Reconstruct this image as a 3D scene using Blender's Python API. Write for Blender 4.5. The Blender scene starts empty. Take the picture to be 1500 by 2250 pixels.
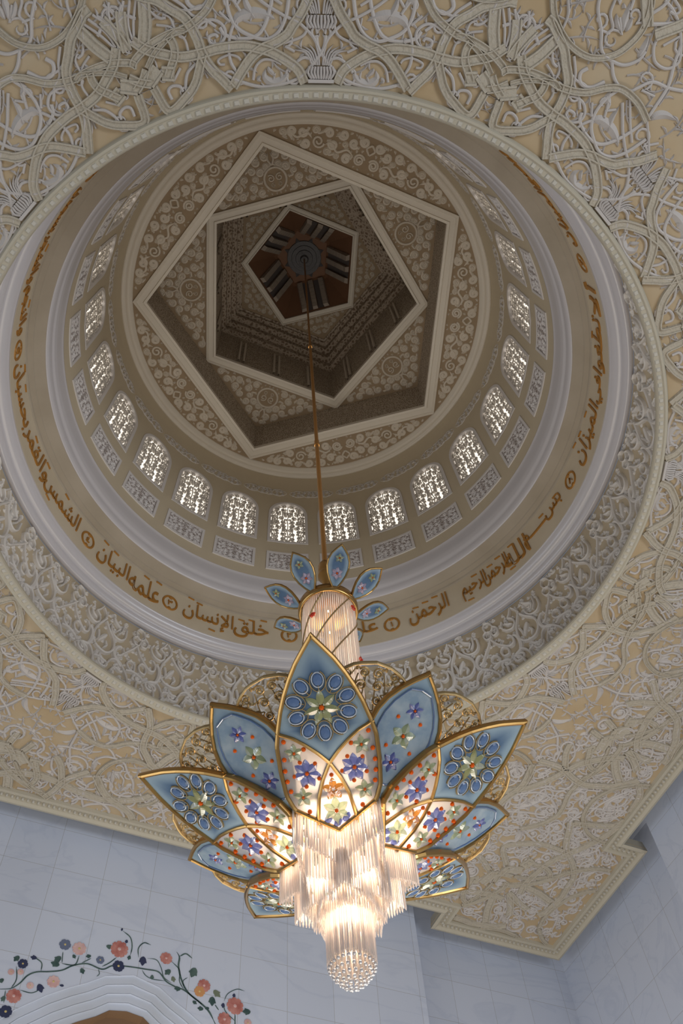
import bpy, math, random
from mathutils import Vector, Matrix
from math import sin, cos, tan, pi, radians, degrees, atan2, hypot, sqrt

S = bpy.context.scene
COL = S.collection
D = 8.0          # metres per survey unit (camera to dome axis)
Z0 = 1.6         # camera height above the floor

# ------------------------------------------------------------------ camera
cam_data = bpy.data.cameras.new('camera')
cam = bpy.data.objects.new('camera', cam_data)
COL.objects.link(cam)
S.camera = cam
cam_data.sensor_fit = 'VERTICAL'
cam_data.sensor_height = 36.0
cam_data.lens = 36.0 * 1958.83 / 2250.0
cam_data.clip_start = 0.05
cam_data.clip_end = 300
zc = Vector((-0.05162, 0.46756, -0.88245)).normalized()
W = radians(26.3)
_t = Vector((0, -1, 0)); _t = (_t - _t.dot(zc) * zc).normalized()
_s = _t.cross(zc)
PHI = 0.076792
ac = cos(PHI) * _t + sin(PHI) * _s
bc = zc.cross(ac)
Xc = cos(W) * ac + sin(W) * bc
Yc = -sin(W) * ac + cos(W) * bc
rot = Matrix((Xc, Yc, zc))          # rows: world axes seen by the camera
cam.matrix_world = Matrix.Translation((-cos(W) * D, sin(W) * D, Z0)) @ rot.to_4x4()

# ------------------------------------------------------------------ light
wd = bpy.data.worlds.new('world'); S.world = wd; wd.use_nodes = True
bg = wd.node_tree.nodes['Background']
bg.inputs[0].default_value = (0.72, 0.82, 1.0, 1)
bg.inputs[1].default_value = 0.17

def area(name, loc, target, size, sizey, power, color):
    l = bpy.data.lights.new(name, 'AREA'); l.shape = 'RECTANGLE'
    l.size = size; l.size_y = sizey; l.energy = power; l.color = color
    o = bpy.data.objects.new(name, l); COL.objects.link(o)
    o.location = loc
    o.rotation_euler = (Vector(target) - Vector(loc)).to_track_quat('-Z', 'Y').to_euler()
    return o
# daylight through the tall doorways of the two sides behind the camera
area('daylight_door_light', (-24.0, -11.0, 3.5), (8, 4, 16), 14, 7, 2500, (0.88, 0.93, 1.0))
area('daylight_side_light', (3.0, 19.0, 5.5), (4, -4, 13), 14, 9, 900, (0.86, 0.92, 1.0))
area('upward_fill_light', (7.0, -4.5, 0.6), (8.0, -5.5, 10), 10, 15, 1350, (1.0, 0.93, 0.82))  # added fill just above the floor, stands in for bounce onto the ceiling

S.view_settings.view_transform = 'Standard'
S.view_settings.look = 'None'
S.view_settings.gamma = 1.0
S.view_settings.use_curve_mapping = False
S.view_settings.exposure = 0.15
S.cycles.max_bounces = 6
S.cycles.diffuse_bounces = 3
S.cycles.glossy_bounces = 3
S.cycles.transmission_bounces = 6
S.cycles.transparent_max_bounces = 24
S.cycles.caustics_reflective = False
S.cycles.caustics_refractive = False
S.cycles.sample_clamp_indirect = 4.0
S.cycles.use_denoising = True

# ------------------------------------------------------------------ materials
def mat(name, color, rough=0.6, metal=0.0, spec=0.5, noise=None, bump=None, coat=0.0, emit=None, voro=None):
    m = bpy.data.materials.new(name); m.use_nodes = True
    nt = m.node_tree; N = nt.nodes; L = nt.links
    b = N['Principled BSDF']
    b.inputs['Base Color'].default_value = (*color, 1)
    b.inputs['Roughness'].default_value = rough
    b.inputs['Metallic'].default_value = metal
    b.inputs['Specular IOR Level'].default_value = spec
    b.inputs['Coat Weight'].default_value = coat
    tc = N.new('ShaderNodeTexCoord')
    if noise:
        c2, scale, lo, hi = noise
        n = N.new('ShaderNodeTexNoise'); n.inputs['Scale'].default_value = scale; n.inputs['Detail'].default_value = 5
        L.new(tc.outputs['Object'], n.inputs['Vector'])
        r = N.new('ShaderNodeValToRGB')
        r.color_ramp.elements[0].position = lo; r.color_ramp.elements[1].position = hi
        r.color_ramp.elements[0].color = (*color, 1); r.color_ramp.elements[1].color = (*c2, 1)
        L.new(n.outputs['Fac'], r.inputs['Fac']); L.new(r.outputs['Color'], b.inputs['Base Color'])
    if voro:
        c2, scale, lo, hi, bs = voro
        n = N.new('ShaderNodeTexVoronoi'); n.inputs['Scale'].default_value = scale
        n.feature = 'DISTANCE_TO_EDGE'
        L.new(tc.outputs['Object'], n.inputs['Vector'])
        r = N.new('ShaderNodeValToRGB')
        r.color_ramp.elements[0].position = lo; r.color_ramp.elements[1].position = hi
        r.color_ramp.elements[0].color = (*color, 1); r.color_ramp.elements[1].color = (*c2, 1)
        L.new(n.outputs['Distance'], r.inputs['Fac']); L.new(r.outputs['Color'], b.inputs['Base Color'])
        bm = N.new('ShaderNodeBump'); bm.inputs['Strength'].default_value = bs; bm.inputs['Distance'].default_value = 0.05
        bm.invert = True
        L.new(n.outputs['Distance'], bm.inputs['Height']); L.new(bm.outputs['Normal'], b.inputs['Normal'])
    if bump:
        scale, st, dist = bump
        n = N.new('ShaderNodeTexNoise'); n.inputs['Scale'].default_value = scale; n.inputs['Detail'].default_value = 3
        L.new(tc.outputs['Object'], n.inputs['Vector'])
        bm = N.new('ShaderNodeBump'); bm.inputs['Strength'].default_value = st; bm.inputs['Distance'].default_value = dist
        L.new(n.outputs['Fac'], bm.inputs['Height']); L.new(bm.outputs['Normal'], b.inputs['Normal'])
    if emit:
        b.inputs['Emission Color'].default_value = (*emit[0], 1); b.inputs['Emission Strength'].default_value = emit[1]
    return m

def glassy(name, color, trans=0.5, gloss=0.12, rough=0.1, clear=0.0, noise=None, grad=None):
    """tinted enamel or crystal: diffuse + translucent body with a glossy skin"""
    m = bpy.data.materials.new(name); m.use_nodes = True
    nt = m.node_tree; N = nt.nodes; L = nt.links
    N.remove(N['Principled BSDF']); out = N['Material Output']
    d = N.new('ShaderNodeBsdfDiffuse'); t = N.new('ShaderNodeBsdfTranslucent')
    g = N.new('ShaderNodeBsdfGlossy'); g.inputs['Roughness'].default_value = rough
    m1 = N.new('ShaderNodeMixShader'); m1.inputs[0].default_value = trans
    m2 = N.new('ShaderNodeMixShader')
    fr = N.new('ShaderNodeFresnel'); fr.inputs[0].default_value = 1.5
    ma = N.new('ShaderNodeMath'); ma.operation = 'MULTIPLY_ADD'; ma.inputs[1].default_value = 0.4; ma.inputs[2].default_value = gloss
    L.new(fr.outputs[0], ma.inputs[0]); L.new(ma.outputs[0], m2.inputs[0])
    d.inputs[0].default_value = (*color, 1); t.inputs[0].default_value = (*color, 1)
    if noise:
        c2, scale = noise
        tc = N.new('ShaderNodeTexCoord')
        n = N.new('ShaderNodeTexNoise'); n.inputs['Scale'].default_value = scale; n.inputs['Detail'].default_value = 4
        L.new(tc.outputs['Object'], n.inputs['Vector'])
        r = N.new('ShaderNodeValToRGB'); r.color_ramp.elements[0].position = 0.38; r.color_ramp.elements[1].position = 0.66
        r.color_ramp.elements[0].color = (*color, 1); r.color_ramp.elements[1].color = (*c2, 1)
        L.new(n.outputs['Fac'], r.inputs['Fac'])
        src = r.outputs['Color']
        if grad:                       # enamel shading by the distance to the frame, kept in an attribute
            at = N.new('ShaderNodeAttribute'); at.attribute_name = 'edge'
            r2 = N.new('ShaderNodeValToRGB'); r2.color_ramp.elements[0].position = 0.0; r2.color_ramp.elements[1].position = 0.30
            r2.color_ramp.elements[0].color = (*grad, 1); r2.color_ramp.elements[1].color = (0, 0, 0, 1)
            mx = N.new('ShaderNodeMix'); mx.data_type = 'RGBA'; mx.blend_type = 'MIX'
            r3 = N.new('ShaderNodeMapRange'); r3.inputs['From Min'].default_value = 0.05; r3.inputs['From Max'].default_value = 0.42
            r3.inputs['To Min'].default_value = 0.85; r3.inputs['To Max'].default_value = 0.0
            L.new(at.outputs['Fac'], r3.inputs['Value']); L.new(r3.outputs[0], mx.inputs[0])
            L.new(src, mx.inputs[6]); mx.inputs[7].default_value = (*grad, 1)
            src = mx.outputs[2]
        L.new(src, d.inputs[0]); L.new(src, t.inputs[0])
    L.new(d.outputs[0], m1.inputs[1]); L.new(t.outputs[0], m1.inputs[2])
    last = m1
    if clear > 0:
        tr = N.new('ShaderNodeBsdfTransparent'); m3 = N.new('ShaderNodeMixShader'); m3.inputs[0].default_value = clear
        L.new(m1.outputs[0], m3.inputs[1]); L.new(tr.outputs[0], m3.inputs[2]); last = m3
    L.new(last.outputs[0], m2.inputs[1]); L.new(g.outputs[0], m2.inputs[2])
    L.new(m2.outputs[0], out.inputs[0])
    return m

M = {}
M['ceil_ground'] = mat('cream_plaster_ground', (0.44, 0.32, 0.18), 0.85, noise=((0.48, 0.38, 0.25), 0.7, 0.35, 0.7))
M['rib_white'] = mat('white_plaster_relief', (0.51, 0.465, 0.425), 0.6)
M['rib_cream'] = mat('cream_carved_band', (0.46, 0.405, 0.315), 0.7, bump=(14, 0.6, 0.06))
M['cream'] = mat('cream_moulding', (0.47, 0.42, 0.32), 0.6)
M['bead'] = mat('ivory_bead', (0.52, 0.48, 0.40), 0.5)
M['white_mould'] = mat('white_stone_moulding', (0.60, 0.57, 0.58), 0.24)
M['drum_ground'] = mat('drum_beige_ground', (0.55, 0.45, 0.31), 0.85)
M['drum_rib'] = mat('drum_pale_relief', (0.80, 0.75, 0.69), 0.6)
M['script_band'] = mat('smooth_cream_band', (0.68, 0.58, 0.43), 0.7, noise=((0.62, 0.52, 0.37), 1.2, 0.3, 0.8))
M['shelf'] = mat('plain_stone_shelf', (0.46, 0.39, 0.30), 0.75, noise=((0.40, 0.335, 0.25), 0.9, 0.35, 0.7))
M['gold_script'] = mat('gold_lettering', (0.44, 0.20, 0.035), 0.45, metal=0.2)
M['dome_wall'] = mat('dome_tan_wall', (0.58, 0.49, 0.35), 0.75)
M['panel_frame'] = mat('pale_panel_frame', (0.72, 0.68, 0.66), 0.5)
M['panel_fill'] = mat('pierced_panel_infill', (0.55, 0.50, 0.49), 0.8, voro=((0.32, 0.27, 0.24), 9.0, 0.06, 0.16, 0.8))
M['cartouche'] = mat('grey_cartouche_relief', (0.60, 0.55, 0.50), 0.7)
M['lattice'] = mat('window_lattice_stone', (0.62, 0.57, 0.51), 0.6)
M['pane'] = mat('bright_window_glass', (0.9, 0.9, 0.9), 0.3, emit=((1.0, 0.93, 0.82), 0.88))
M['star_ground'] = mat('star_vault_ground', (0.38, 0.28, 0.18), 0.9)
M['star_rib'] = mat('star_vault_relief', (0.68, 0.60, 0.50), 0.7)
M['star_frame'] = mat('star_vault_frame', (0.76, 0.69, 0.59), 0.55)
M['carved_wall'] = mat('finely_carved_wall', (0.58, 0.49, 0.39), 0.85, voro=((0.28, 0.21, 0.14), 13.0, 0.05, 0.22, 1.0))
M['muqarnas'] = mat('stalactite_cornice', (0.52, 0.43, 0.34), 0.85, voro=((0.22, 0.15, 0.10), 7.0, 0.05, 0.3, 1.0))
M['lantern_brown'] = mat('lantern_brown_stone', (0.24, 0.12, 0.065), 0.7)
M['lantern_dark'] = mat('lantern_dark_pane', (0.15, 0.13, 0.125), 0.4)
M['lantern_pillar'] = mat('lantern_banded_pillar', (0.42, 0.35, 0.29), 0.7)
M['rosette'] = mat('rosette_dark_grey', (0.12, 0.115, 0.12), 0.5, bump=(12, 0.6, 0.03))
M['gold'] = mat('polished_gold', (0.50, 0.30, 0.105), 0.30, metal=1.0)
M['gold_dull'] = mat('brushed_gold', (0.42, 0.30, 0.14), 0.5, metal=0.7)
M['ruby'] = mat('orange_red_cabochon', (0.56, 0.075, 0.003), 0.4, spec=0.15, coat=0.0, emit=((1.0, 0.20, 0.005), 0.07))  # faint glow added to the stones, which are no lamps
M['amber'] = glassy('amber_crystal', (0.95, 0.42, 0.05), 0.6, 0.15, 0.08)
M['blue_enamel'] = glassy('blue_enamel_glass', (0.095, 0.165, 0.28), 0.25, 0.03, 0.2, noise=((0.17, 0.26, 0.37), 2.6), grad=(0.46, 0.60, 0.68))
M['pearl_enamel'] = glassy('pearl_enamel_glass', (0.86, 0.79, 0.76), 0.60, 0.02, 0.3, noise=((0.90, 0.84, 0.79), 3.0))
M['lilac_enamel'] = glassy('lilac_enamel_glass', (0.50, 0.54, 0.74), 0.60, 0.03, 0.25, noise=((0.88, 0.80, 0.74), 4.0))
M['teardrop'] = glassy('royal_blue_teardrop', (0.14, 0.23, 0.43), 0.3, 0.03, 0.25)
M['teardrop_rim'] = glassy('pale_blue_rim', (0.55, 0.62, 0.70), 0.3, 0.0, 0.4)
M['light_blue'] = glassy('light_blue_enamel_glass', (0.26, 0.36, 0.47), 0.25, 0.03, 0.25, noise=((0.42, 0.50, 0.56), 5.0))
M['leaf_green'] = glassy('pale_green_crystal', (0.48, 0.55, 0.34), 0.50, 0.02, 0.3)
M['violet'] = glassy('violet_blue_crystal', (0.22, 0.26, 0.60), 0.5, 0.03, 0.25)
M['olive_star'] = glassy('olive_green_star', (0.42, 0.43, 0.20), 0.35, 0.02, 0.3)
M['pink'] = glassy('pale_pink_crystal', (0.55, 0.45, 0.58), 0.4, 0.03, 0.25)
M['crystal'] = glassy('cut_crystal', (1.0, 0.93, 0.88), 0.65, 0.0, 0.25, clear=0.18)
M['crystal_drop'] = glassy('crystal_ball', (0.86, 0.84, 0.86), 0.4, 0.22, 0.05, clear=0.25)
M['bulb'] = mat('warm_bulb', (1, 0.9, 0.7), 0.3, emit=((1.0, 0.72, 0.42), 14.0))
M['rod'] = mat('aged_gold_rod', (0.60, 0.32, 0.10), 0.32, metal=1.0)
M['red_bloom'] = mat('red_glass_bloom', (0.60, 0.04, 0.01), 0.2, coat=0.6)
M['floor'] = mat('cream_marble_floor', (0.66, 0.62, 0.55), 0.25, noise=((0.60, 0.56, 0.50), 0.5, 0.4, 0.7))
M['opening_wood'] = mat('brown_arch_soffit', (0.22, 0.13, 0.07), 0.7)

def marble(name):
    m = bpy.data.materials.new(name); m.use_nodes = True
    nt = m.node_tree; N = nt.nodes; L = nt.links; b = N['Principled BSDF']
    b.inputs['Roughness'].default_value = 0.42
    tc = N.new('ShaderNodeTexCoord')
    uvm = N.new('ShaderNodeUVMap')
    br = N.new('ShaderNodeTexBrick')
    br.offset = 0.0; br.squash = 1.0
    br.inputs['Scale'].default_value = 1.0
    br.inputs['Brick Width'].default_value = 0.155 * D
    br.inputs['Row Height'].default_value = 0.150 * D
    br.inputs['Mortar Size'].default_value = 0.006
    br.inputs['Mortar Smooth'].default_value = 0.3
    br.inputs['Color1'].default_value = (0.63, 0.67, 0.77, 1)
    br.inputs['Color2'].default_value = (0.58, 0.62, 0.72, 1)
    br.inputs['Mortar'].default_value = (0.40, 0.40, 0.42, 1)
    L.new(uvm.outputs[0], br.inputs['Vector'])
    n = N.new('ShaderNodeTexNoise'); n.inputs['Scale'].default_value = 0.42; n.inputs['Detail'].default_value = 7
    n.inputs['Distortion'].default_value = 2.2
    mp = N.new('ShaderNodeMapping'); mp.inputs['Rotation'].default_value = (0.4, 0.3, 0.8); mp.inputs['Scale'].default_value = (1, 0.45, 1)
    L.new(tc.outputs['Object'], mp.inputs[0]); L.new(mp.outputs[0], n.inputs['Vector'])
    r = N.new('ShaderNodeValToRGB'); r.color_ramp.elements[0].position = 0.47; r.color_ramp.elements[1].position = 0.53
    r.color_ramp.elements[0].color = (1, 1, 1, 1); r.color_ramp.elements[1].color = (1, 1, 1, 1)
    e = r.color_ramp.elements.new(0.50); e.color = (0.92, 0.93, 0.95, 1)
    L.new(n.outputs['Fac'], r.inputs['Fac'])
    mx = N.new('ShaderNodeMix'); mx.data_type = 'RGBA'; mx.blend_type = 'MULTIPLY'; mx.inputs[0].default_value = 1.0
    L.new(br.outputs['Color'], mx.inputs[6]); L.new(r.outputs['Color'], mx.inputs[7])
    L.new(mx.outputs[2], b.inputs['Base Color'])
    return m
M['marble'] = marble('white_marble_tiles')
M['marble_plain'] = mat('white_marble_moulding', (0.60, 0.64, 0.73), 0.4, noise=((0.55, 0.58, 0.64), 0.8, 0.35, 0.65))
M['in_red'] = mat('inlay_red_jasper', (0.42, 0.13, 0.11), 0.35, noise=((0.58, 0.26, 0.22), 6, 0.35, 0.65))
M['in_pink'] = mat('inlay_pink_stone', (0.62, 0.36, 0.34), 0.35, noise=((0.72, 0.50, 0.47), 6, 0.35, 0.65))
M['in_orange'] = mat('inlay_orange_stone', (0.62, 0.30, 0.12), 0.35)
M['in_navy'] = mat('inlay_navy_stone', (0.035, 0.045, 0.10), 0.3)
M['in_slate'] = mat('inlay_slate_stone', (0.14, 0.17, 0.26), 0.3)
M['in_green'] = mat('inlay_green_stone', (0.035, 0.075, 0.075), 0.3, noise=((0.10, 0.16, 0.14), 5, 0.35, 0.7))
M['in_olive'] = mat('inlay_olive_stone', (0.17, 0.20, 0.14), 0.35)
M['in_yellow'] = mat('inlay_yellow_stone', (0.62, 0.48, 0.20), 0.35)

# ------------------------------------------------------------------ mesh helpers
class MB:
    def __init__(s): s.v = []; s.f = []; s.uv = None
    def add(s, vs, fs):
        n = len(s.v); s.v += [tuple(p) for p in vs]; s.f += [tuple(i + n for i in f) for f in fs]
    def build(s, name, m, parent=None, smooth=False, label=None, kind=None):
        me = bpy.data.meshes.new(name); me.from_pydata(s.v, [], s.f); me.update()
        me.materials.append(m)
        if smooth: me.polygons.foreach_set('use_smooth', [True] * len(me.polygons))
        o = bpy.data.objects.new(name, me); COL.objects.link(o)
        if parent: o.parent = parent
        if label: o['label'] = label
        if kind: o['kind'] = kind
        return o

def empty(name, loc=(0, 0, 0), parent=None):
    o = bpy.data.objects.new(name, None); COL.objects.link(o); o.location = loc
    o.empty_display_size = 0.2
    if parent: o.parent = parent
    return o

def dup(o, parent=None, **kw):
    c = o.copy(); COL.objects.link(c)
    if parent is not None: c.parent = parent
    for k in list(o.children):
        dup(k, c)
    return c

def WP(x, y, h): return (x * D, y * D, Z0 + h * D)
def WC(r, az, h): a = radians(az); return (r * cos(a) * D, r * sin(a) * D, Z0 + h * D)

def smooth_pts(P, n=6, closed=False):
    if len(P) < 3 and not closed: 
        a, b = P[0], P[-1]
        return [(a[0] + (b[0] - a[0]) * t / n, a[1] + (b[1] - a[1]) * t / n) for t in range(n + 1)]
    out = []; N = len(P)
    if closed: P = P[:-1] if P[0] == P[-1] else P; N = len(P)
    for i in range(N if closed else N - 1):
        if closed: p0, p1, p2, p3 = P[i - 1], P[i], P[(i + 1) % N], P[(i + 2) % N]
        else:
            p1, p2 = P[i], P[i + 1]
            p0 = P[i - 1] if i > 0 else (2 * p1[0] - p2[0], 2 * p1[1] - p2[1])
            p3 = P[i + 2] if i + 2 < N else (2 * p2[0] - p1[0], 2 * p2[1] - p1[1])
        for k in range(n):
            t = k / n
            out.append(tuple(0.5 * (2 * p1[j] + (p2[j] - p0[j]) * t + (2 * p0[j] - 5 * p1[j] + 4 * p2[j] - p3[j]) * t * t + (3 * p1[j] - p0[j] - 3 * p2[j] + p3[j]) * t ** 3) for j in (0, 1)))
    out.append(out[0] if closed else tuple(P[-1]))
    return out

ROUND = [(-.5, 0), (-.36, .75), (0, 1), (.36, .75), (.5, 0)]
FLAT = [(-.5, 0), (-.42, 1), (.42, 1), (.5, 0)]
GROOVE = [(-.5, 0), (-.44, 1), (-.30, 1), (-.24, .6), (.24, .6), (.30, 1), (.44, 1), (.5, 0)]
TRI = [(-.5, 0), (0, 1), (.5, 0)]

def ribbon(mb, P, w, hgt, mapf, prof=ROUND, taper=None, test=None):
    """a raised moulded strip along the plane curve P, laid on a surface by mapf(u, v, height)"""
    hgt = hgt * (1 + .22 * (((len(mb.v) * 7919) % 97) / 97.0 - .5))
    N = len(P)
    rows = []
    for i in range(N):
        a = P[max(0, i - 1)]; b = P[min(N - 1, i + 1)]
        tx, ty = b[0] - a[0], b[1] - a[1]; L = hypot(tx, ty) or 1e-9
        nx, ny = -ty / L, tx / L
        t = i / (N - 1); ww = w * (taper(t) if taper else 1.0)
        hh = hgt * (min(1.0, 0.35 + (taper(t) if taper else 1.0)))
        rows.append([mapf(P[i][0] + nx * q * ww, P[i][1] + ny * q * ww, hh * z) for q, z in prof])
    k = len(prof)
    ok = [test(p[0], p[1]) if test else True for p in P]
    vs = []; idx = {}
    for i in range(N):
        if ok[i]:
            idx[i] = len(vs); vs += rows[i]
    fs = []
    for i in range(N - 1):
        if ok[i] and ok[i + 1]:
            a, b = idx[i], idx[i + 1]
            fs += [(a + j, a + j + 1, b + j + 1, b + j) for j in range(k - 1)]
            if i == 0 or not ok[i - 1]: fs.append(tuple(a + j for j in range(k)))
            if i == N - 2 or not ok[min(N - 1, i + 2)]: fs.append(tuple(b + j for j in range(k)))
    if fs: mb.add(vs, fs)

def teardrop(t): return max(0.06, sin(pi * min(1, t ** 0.8)) ** 0.75)
def fade(t): return max(0.12, min(1, (1 - t) * 3.0))
def fade2(t): return max(0.25, min(1, min(t, 1 - t) * 6.0))

def lathe(mb, prof, n=192, a0=0, a1=360, rfun=None):
    """prof: list of (r, h) in survey units"""
    full = abs(a1 - a0 - 360) < 1e-6
    m = n if full else n + 1
    vs = [WC(r, a0 + (a1 - a0) * i / n, h) for i in range(m) for r, h in prof]
    k = len(prof); fs = []
    for i in range(n):
        j = (i + 1) % m
        fs += [(i * k + q, j * k + q, j * k + q + 1, i * k + q + 1) for q in range(k - 1)]
    mb.add(vs, fs)

def tube(mb, P, r, n=8, cap=True):
    vs = []; N = len(P)
    P = [Vector(p) for p in P]
    up = Vector((0, 0, 1))
    for i, p in enumerate(P):
        t = (P[min(N - 1, i + 1)] - P[max(0, i - 1)]).normalized()
        s = t.cross(up)
        if s.length < 1e-3: s = t.cross(Vector((1, 0, 0)))
        s.normalize(); u = s.cross(t)
        rr = r[i] if isinstance(r, (list, tuple)) else r
        vs += [p + (s * cos(2 * pi * k / n) + u * sin(2 * pi * k / n)) * rr for k in range(n)]
    fs = [(i * n + k, i * n + (k + 1) % n, (i + 1) * n + (k + 1) % n, (i + 1) * n + k) for i in range(N - 1) for k in range(n)]
    if cap: fs += [tuple(range(n)), tuple((N - 1) * n + k for k in range(n))]
    mb.add(vs, fs)

def sphere(mb, c, r, nu=10, nv=6, sz=1.0):
    vs = []; fs = []
    for j in range(nv + 1):
        ph = pi * j / nv
        for i in range(nu):
            a = 2 * pi * i / nu
            vs.append((c[0] + r * sin(ph) * cos(a), c[1] + r * sin(ph) * sin(a), c[2] + r * sz * cos(ph)))
    for j in range(nv):
        for i in range(nu):
            fs.append((j * nu + i, j * nu + (i + 1) % nu, (j + 1) * nu + (i + 1) % nu, (j + 1) * nu + i))
    mb.add(vs, fs)

def spiral_pts(cx, cy, r, a0, turns, sgn=1, n=22, inner=0.22):
    return [(cx + r * (1 - (1 - inner) * t / n) * cos(a0 + sgn * turns * 2 * pi * t / n),
             cy + r * (1 - (1 - inner) * t / n) * sin(a0 + sgn * turns * 2 * pi * t / n)) for t in range(n + 1)]

def blob(mb, u, v, r, hgt, mapf, n=8, sx=1, ang=0):
    ca, sa = cos(ang), sin(ang)
    vs = []
    for k in range(n):
        a = 2 * pi * k / n
        for f, z in ((1, 0), (.72, .7)):
            x, y = r * f * cos(a) * sx, r * f * sin(a)
            vs.append(mapf(u + x * ca - y * sa, v + x * sa + y * ca, hgt * z))
    vs.append(mapf(u, v, hgt)); c = 2 * n
    fs = []
    for k in range(n):
        j = (k + 1) % n
        fs += [(2 * k, 2 * j, 2 * j + 1, 2 * k + 1), (2 * k + 1, 2 * j + 1, c)]
    mb.add(vs, fs)

def scroll_fill(mb, mapf, inside, box, radii, rnd, w, hgt, tries=600, leafy=True, turns=1.35, gap=1.0):
    """packs spirals of shrinking size into a region and joins neighbours with stems and leaves"""
    placed = []
    for R in radii:
        for _ in range(tries):
            u = rnd.uniform(box[0], box[1]); v = rnd.uniform(box[2], box[3])
            if not inside(u, v, R): continue
            if any(hypot(u - a, v - b) < (R + r) * gap for a, b, r in placed): continue
            placed.append((u, v, R))
    big = radii[0]
    for i, (u, v, R) in enumerate(placed):
        if R >= radii[min(len(radii) - 1, 2)] * 0.99:
            cand = [(hypot(u - a, v - b), a, b, r) for a, b, r in placed if (a, b) != (u, v)]
            cand.sort(); a0 = atan2(cand[0][2] - v, cand[0][1] - u) if cand else 0
            sg = 1 if rnd.random() < .5 else -1
            ribbon(mb, spiral_pts(u, v, R * .86, a0, turns, sg, 18), w * min(1.3, .55 + .5 * R / big), hgt, mapf, TRI if R < .02 else ROUND)
            blob(mb, u, v, R * .30, hgt, mapf, 6)
            if cand:
                d, a, b, r = cand[0]
                if d < R * 3:
                    ribbon(mb, smooth_pts([(u + R * .8 * cos(a0), v + R * .8 * sin(a0)), ((u + a) / 2 + (v - b) * .25, (v + b) / 2 + (a - u) * .25), (a, b)], 4), w * .8, hgt * .9, mapf, TRI)
        elif leafy:
            a0 = rnd.uniform(0, 2 * pi)
            P = [(u - R * cos(a0), v - R * sin(a0)), (u + .4 * R * cos(a0 + 1.4), v + .4 * R * sin(a0 + 1.4)), (u + R * cos(a0), v + R * sin(a0))]
            ribbon(mb, smooth_pts(P, 3), R * 1.15, hgt * .8, mapf, TRI, teardrop)

# traced curves: (width, [(radius or azimuth, angle or height), ...]) in survey units
WIDE=[(0.024,[(0.9213,11.81),(0.9417,12.65),(0.9708,13.78),(0.9993,14.32),(1.0329,14.5),(1.0694,15.14),(1.0952,16.46),(1.1154,17.47),(1.1284,18.61),(1.1435,19.84),(1.1476,20.7)]),(0.024,[(0.9169,2.15),(0.9412,2.84),(0.9583,4.04),(0.9778,5.86),(0.988,7.3),(0.9979,9.29),(1.0019,12.31),(1.0008,14.64),(1.0055,16.91),(1.0221,18.9),(1.0397,20.42),(1.0644,21.51)]),(0.024,[(1.0875,1.04),(1.0487,2.18),(1.0251,3.27),(1.0086,4.05),(0.9953,5.62),(0.9876,7.14),(0.9734,8.66),(0.9454,10.45),(0.926,11.61)]),(0.022,[(0.9993,14.32),(0.9746,15.16),(0.9503,16.18),(0.9316,17.78),(0.9169,20.67),(0.9693,21.4)]),(0.013,[(1.0483,15.6),(1.0516,16.66),(1.0296,19.49),(1.0077,21.18)]),(0.018,[(1.0184,22.24),(1.0305,22.93),(1.0453,25.15),(1.0516,27.5),(1.0532,29.63),(1.0726,32.23),(1.1073,34.1),(1.1247,35.65),(1.1262,38.0),(1.115,40.24)]),(0.016,[(1.1885,23.74),(1.1598,24.82),(1.1385,26.43),(1.1272,28.46),(1.1334,30.72),(1.1647,32.59),(1.2095,33.35),(1.2458,33.24),(1.2837,32.41),(1.3061,30.95),(1.3162,28.97),(1.306,26.75),(1.2773,24.61),(1.2321,23.64),(1.1885,23.74)]),(0.03,[(1.1208,18.77),(1.1026,19.11),(1.0817,19.53),(1.0519,20.45)]),(0.026,[(1.1201,23.57),(1.0974,23.1),(1.0759,22.76),(1.0518,22.48)]),(0.02,[(1.0475,17.5),(1.0312,17.29),(1.0116,17.54),(0.995,18.34),(0.9784,19.18)]),(0.034,[(0.9794,18.32),(0.9883,19.75)]),(0.034,[(0.9807,23.2),(0.9987,25.03)]),(0.02,[(1.0056,21.36),(0.9898,22.26),(0.9768,23.55)])]
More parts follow.
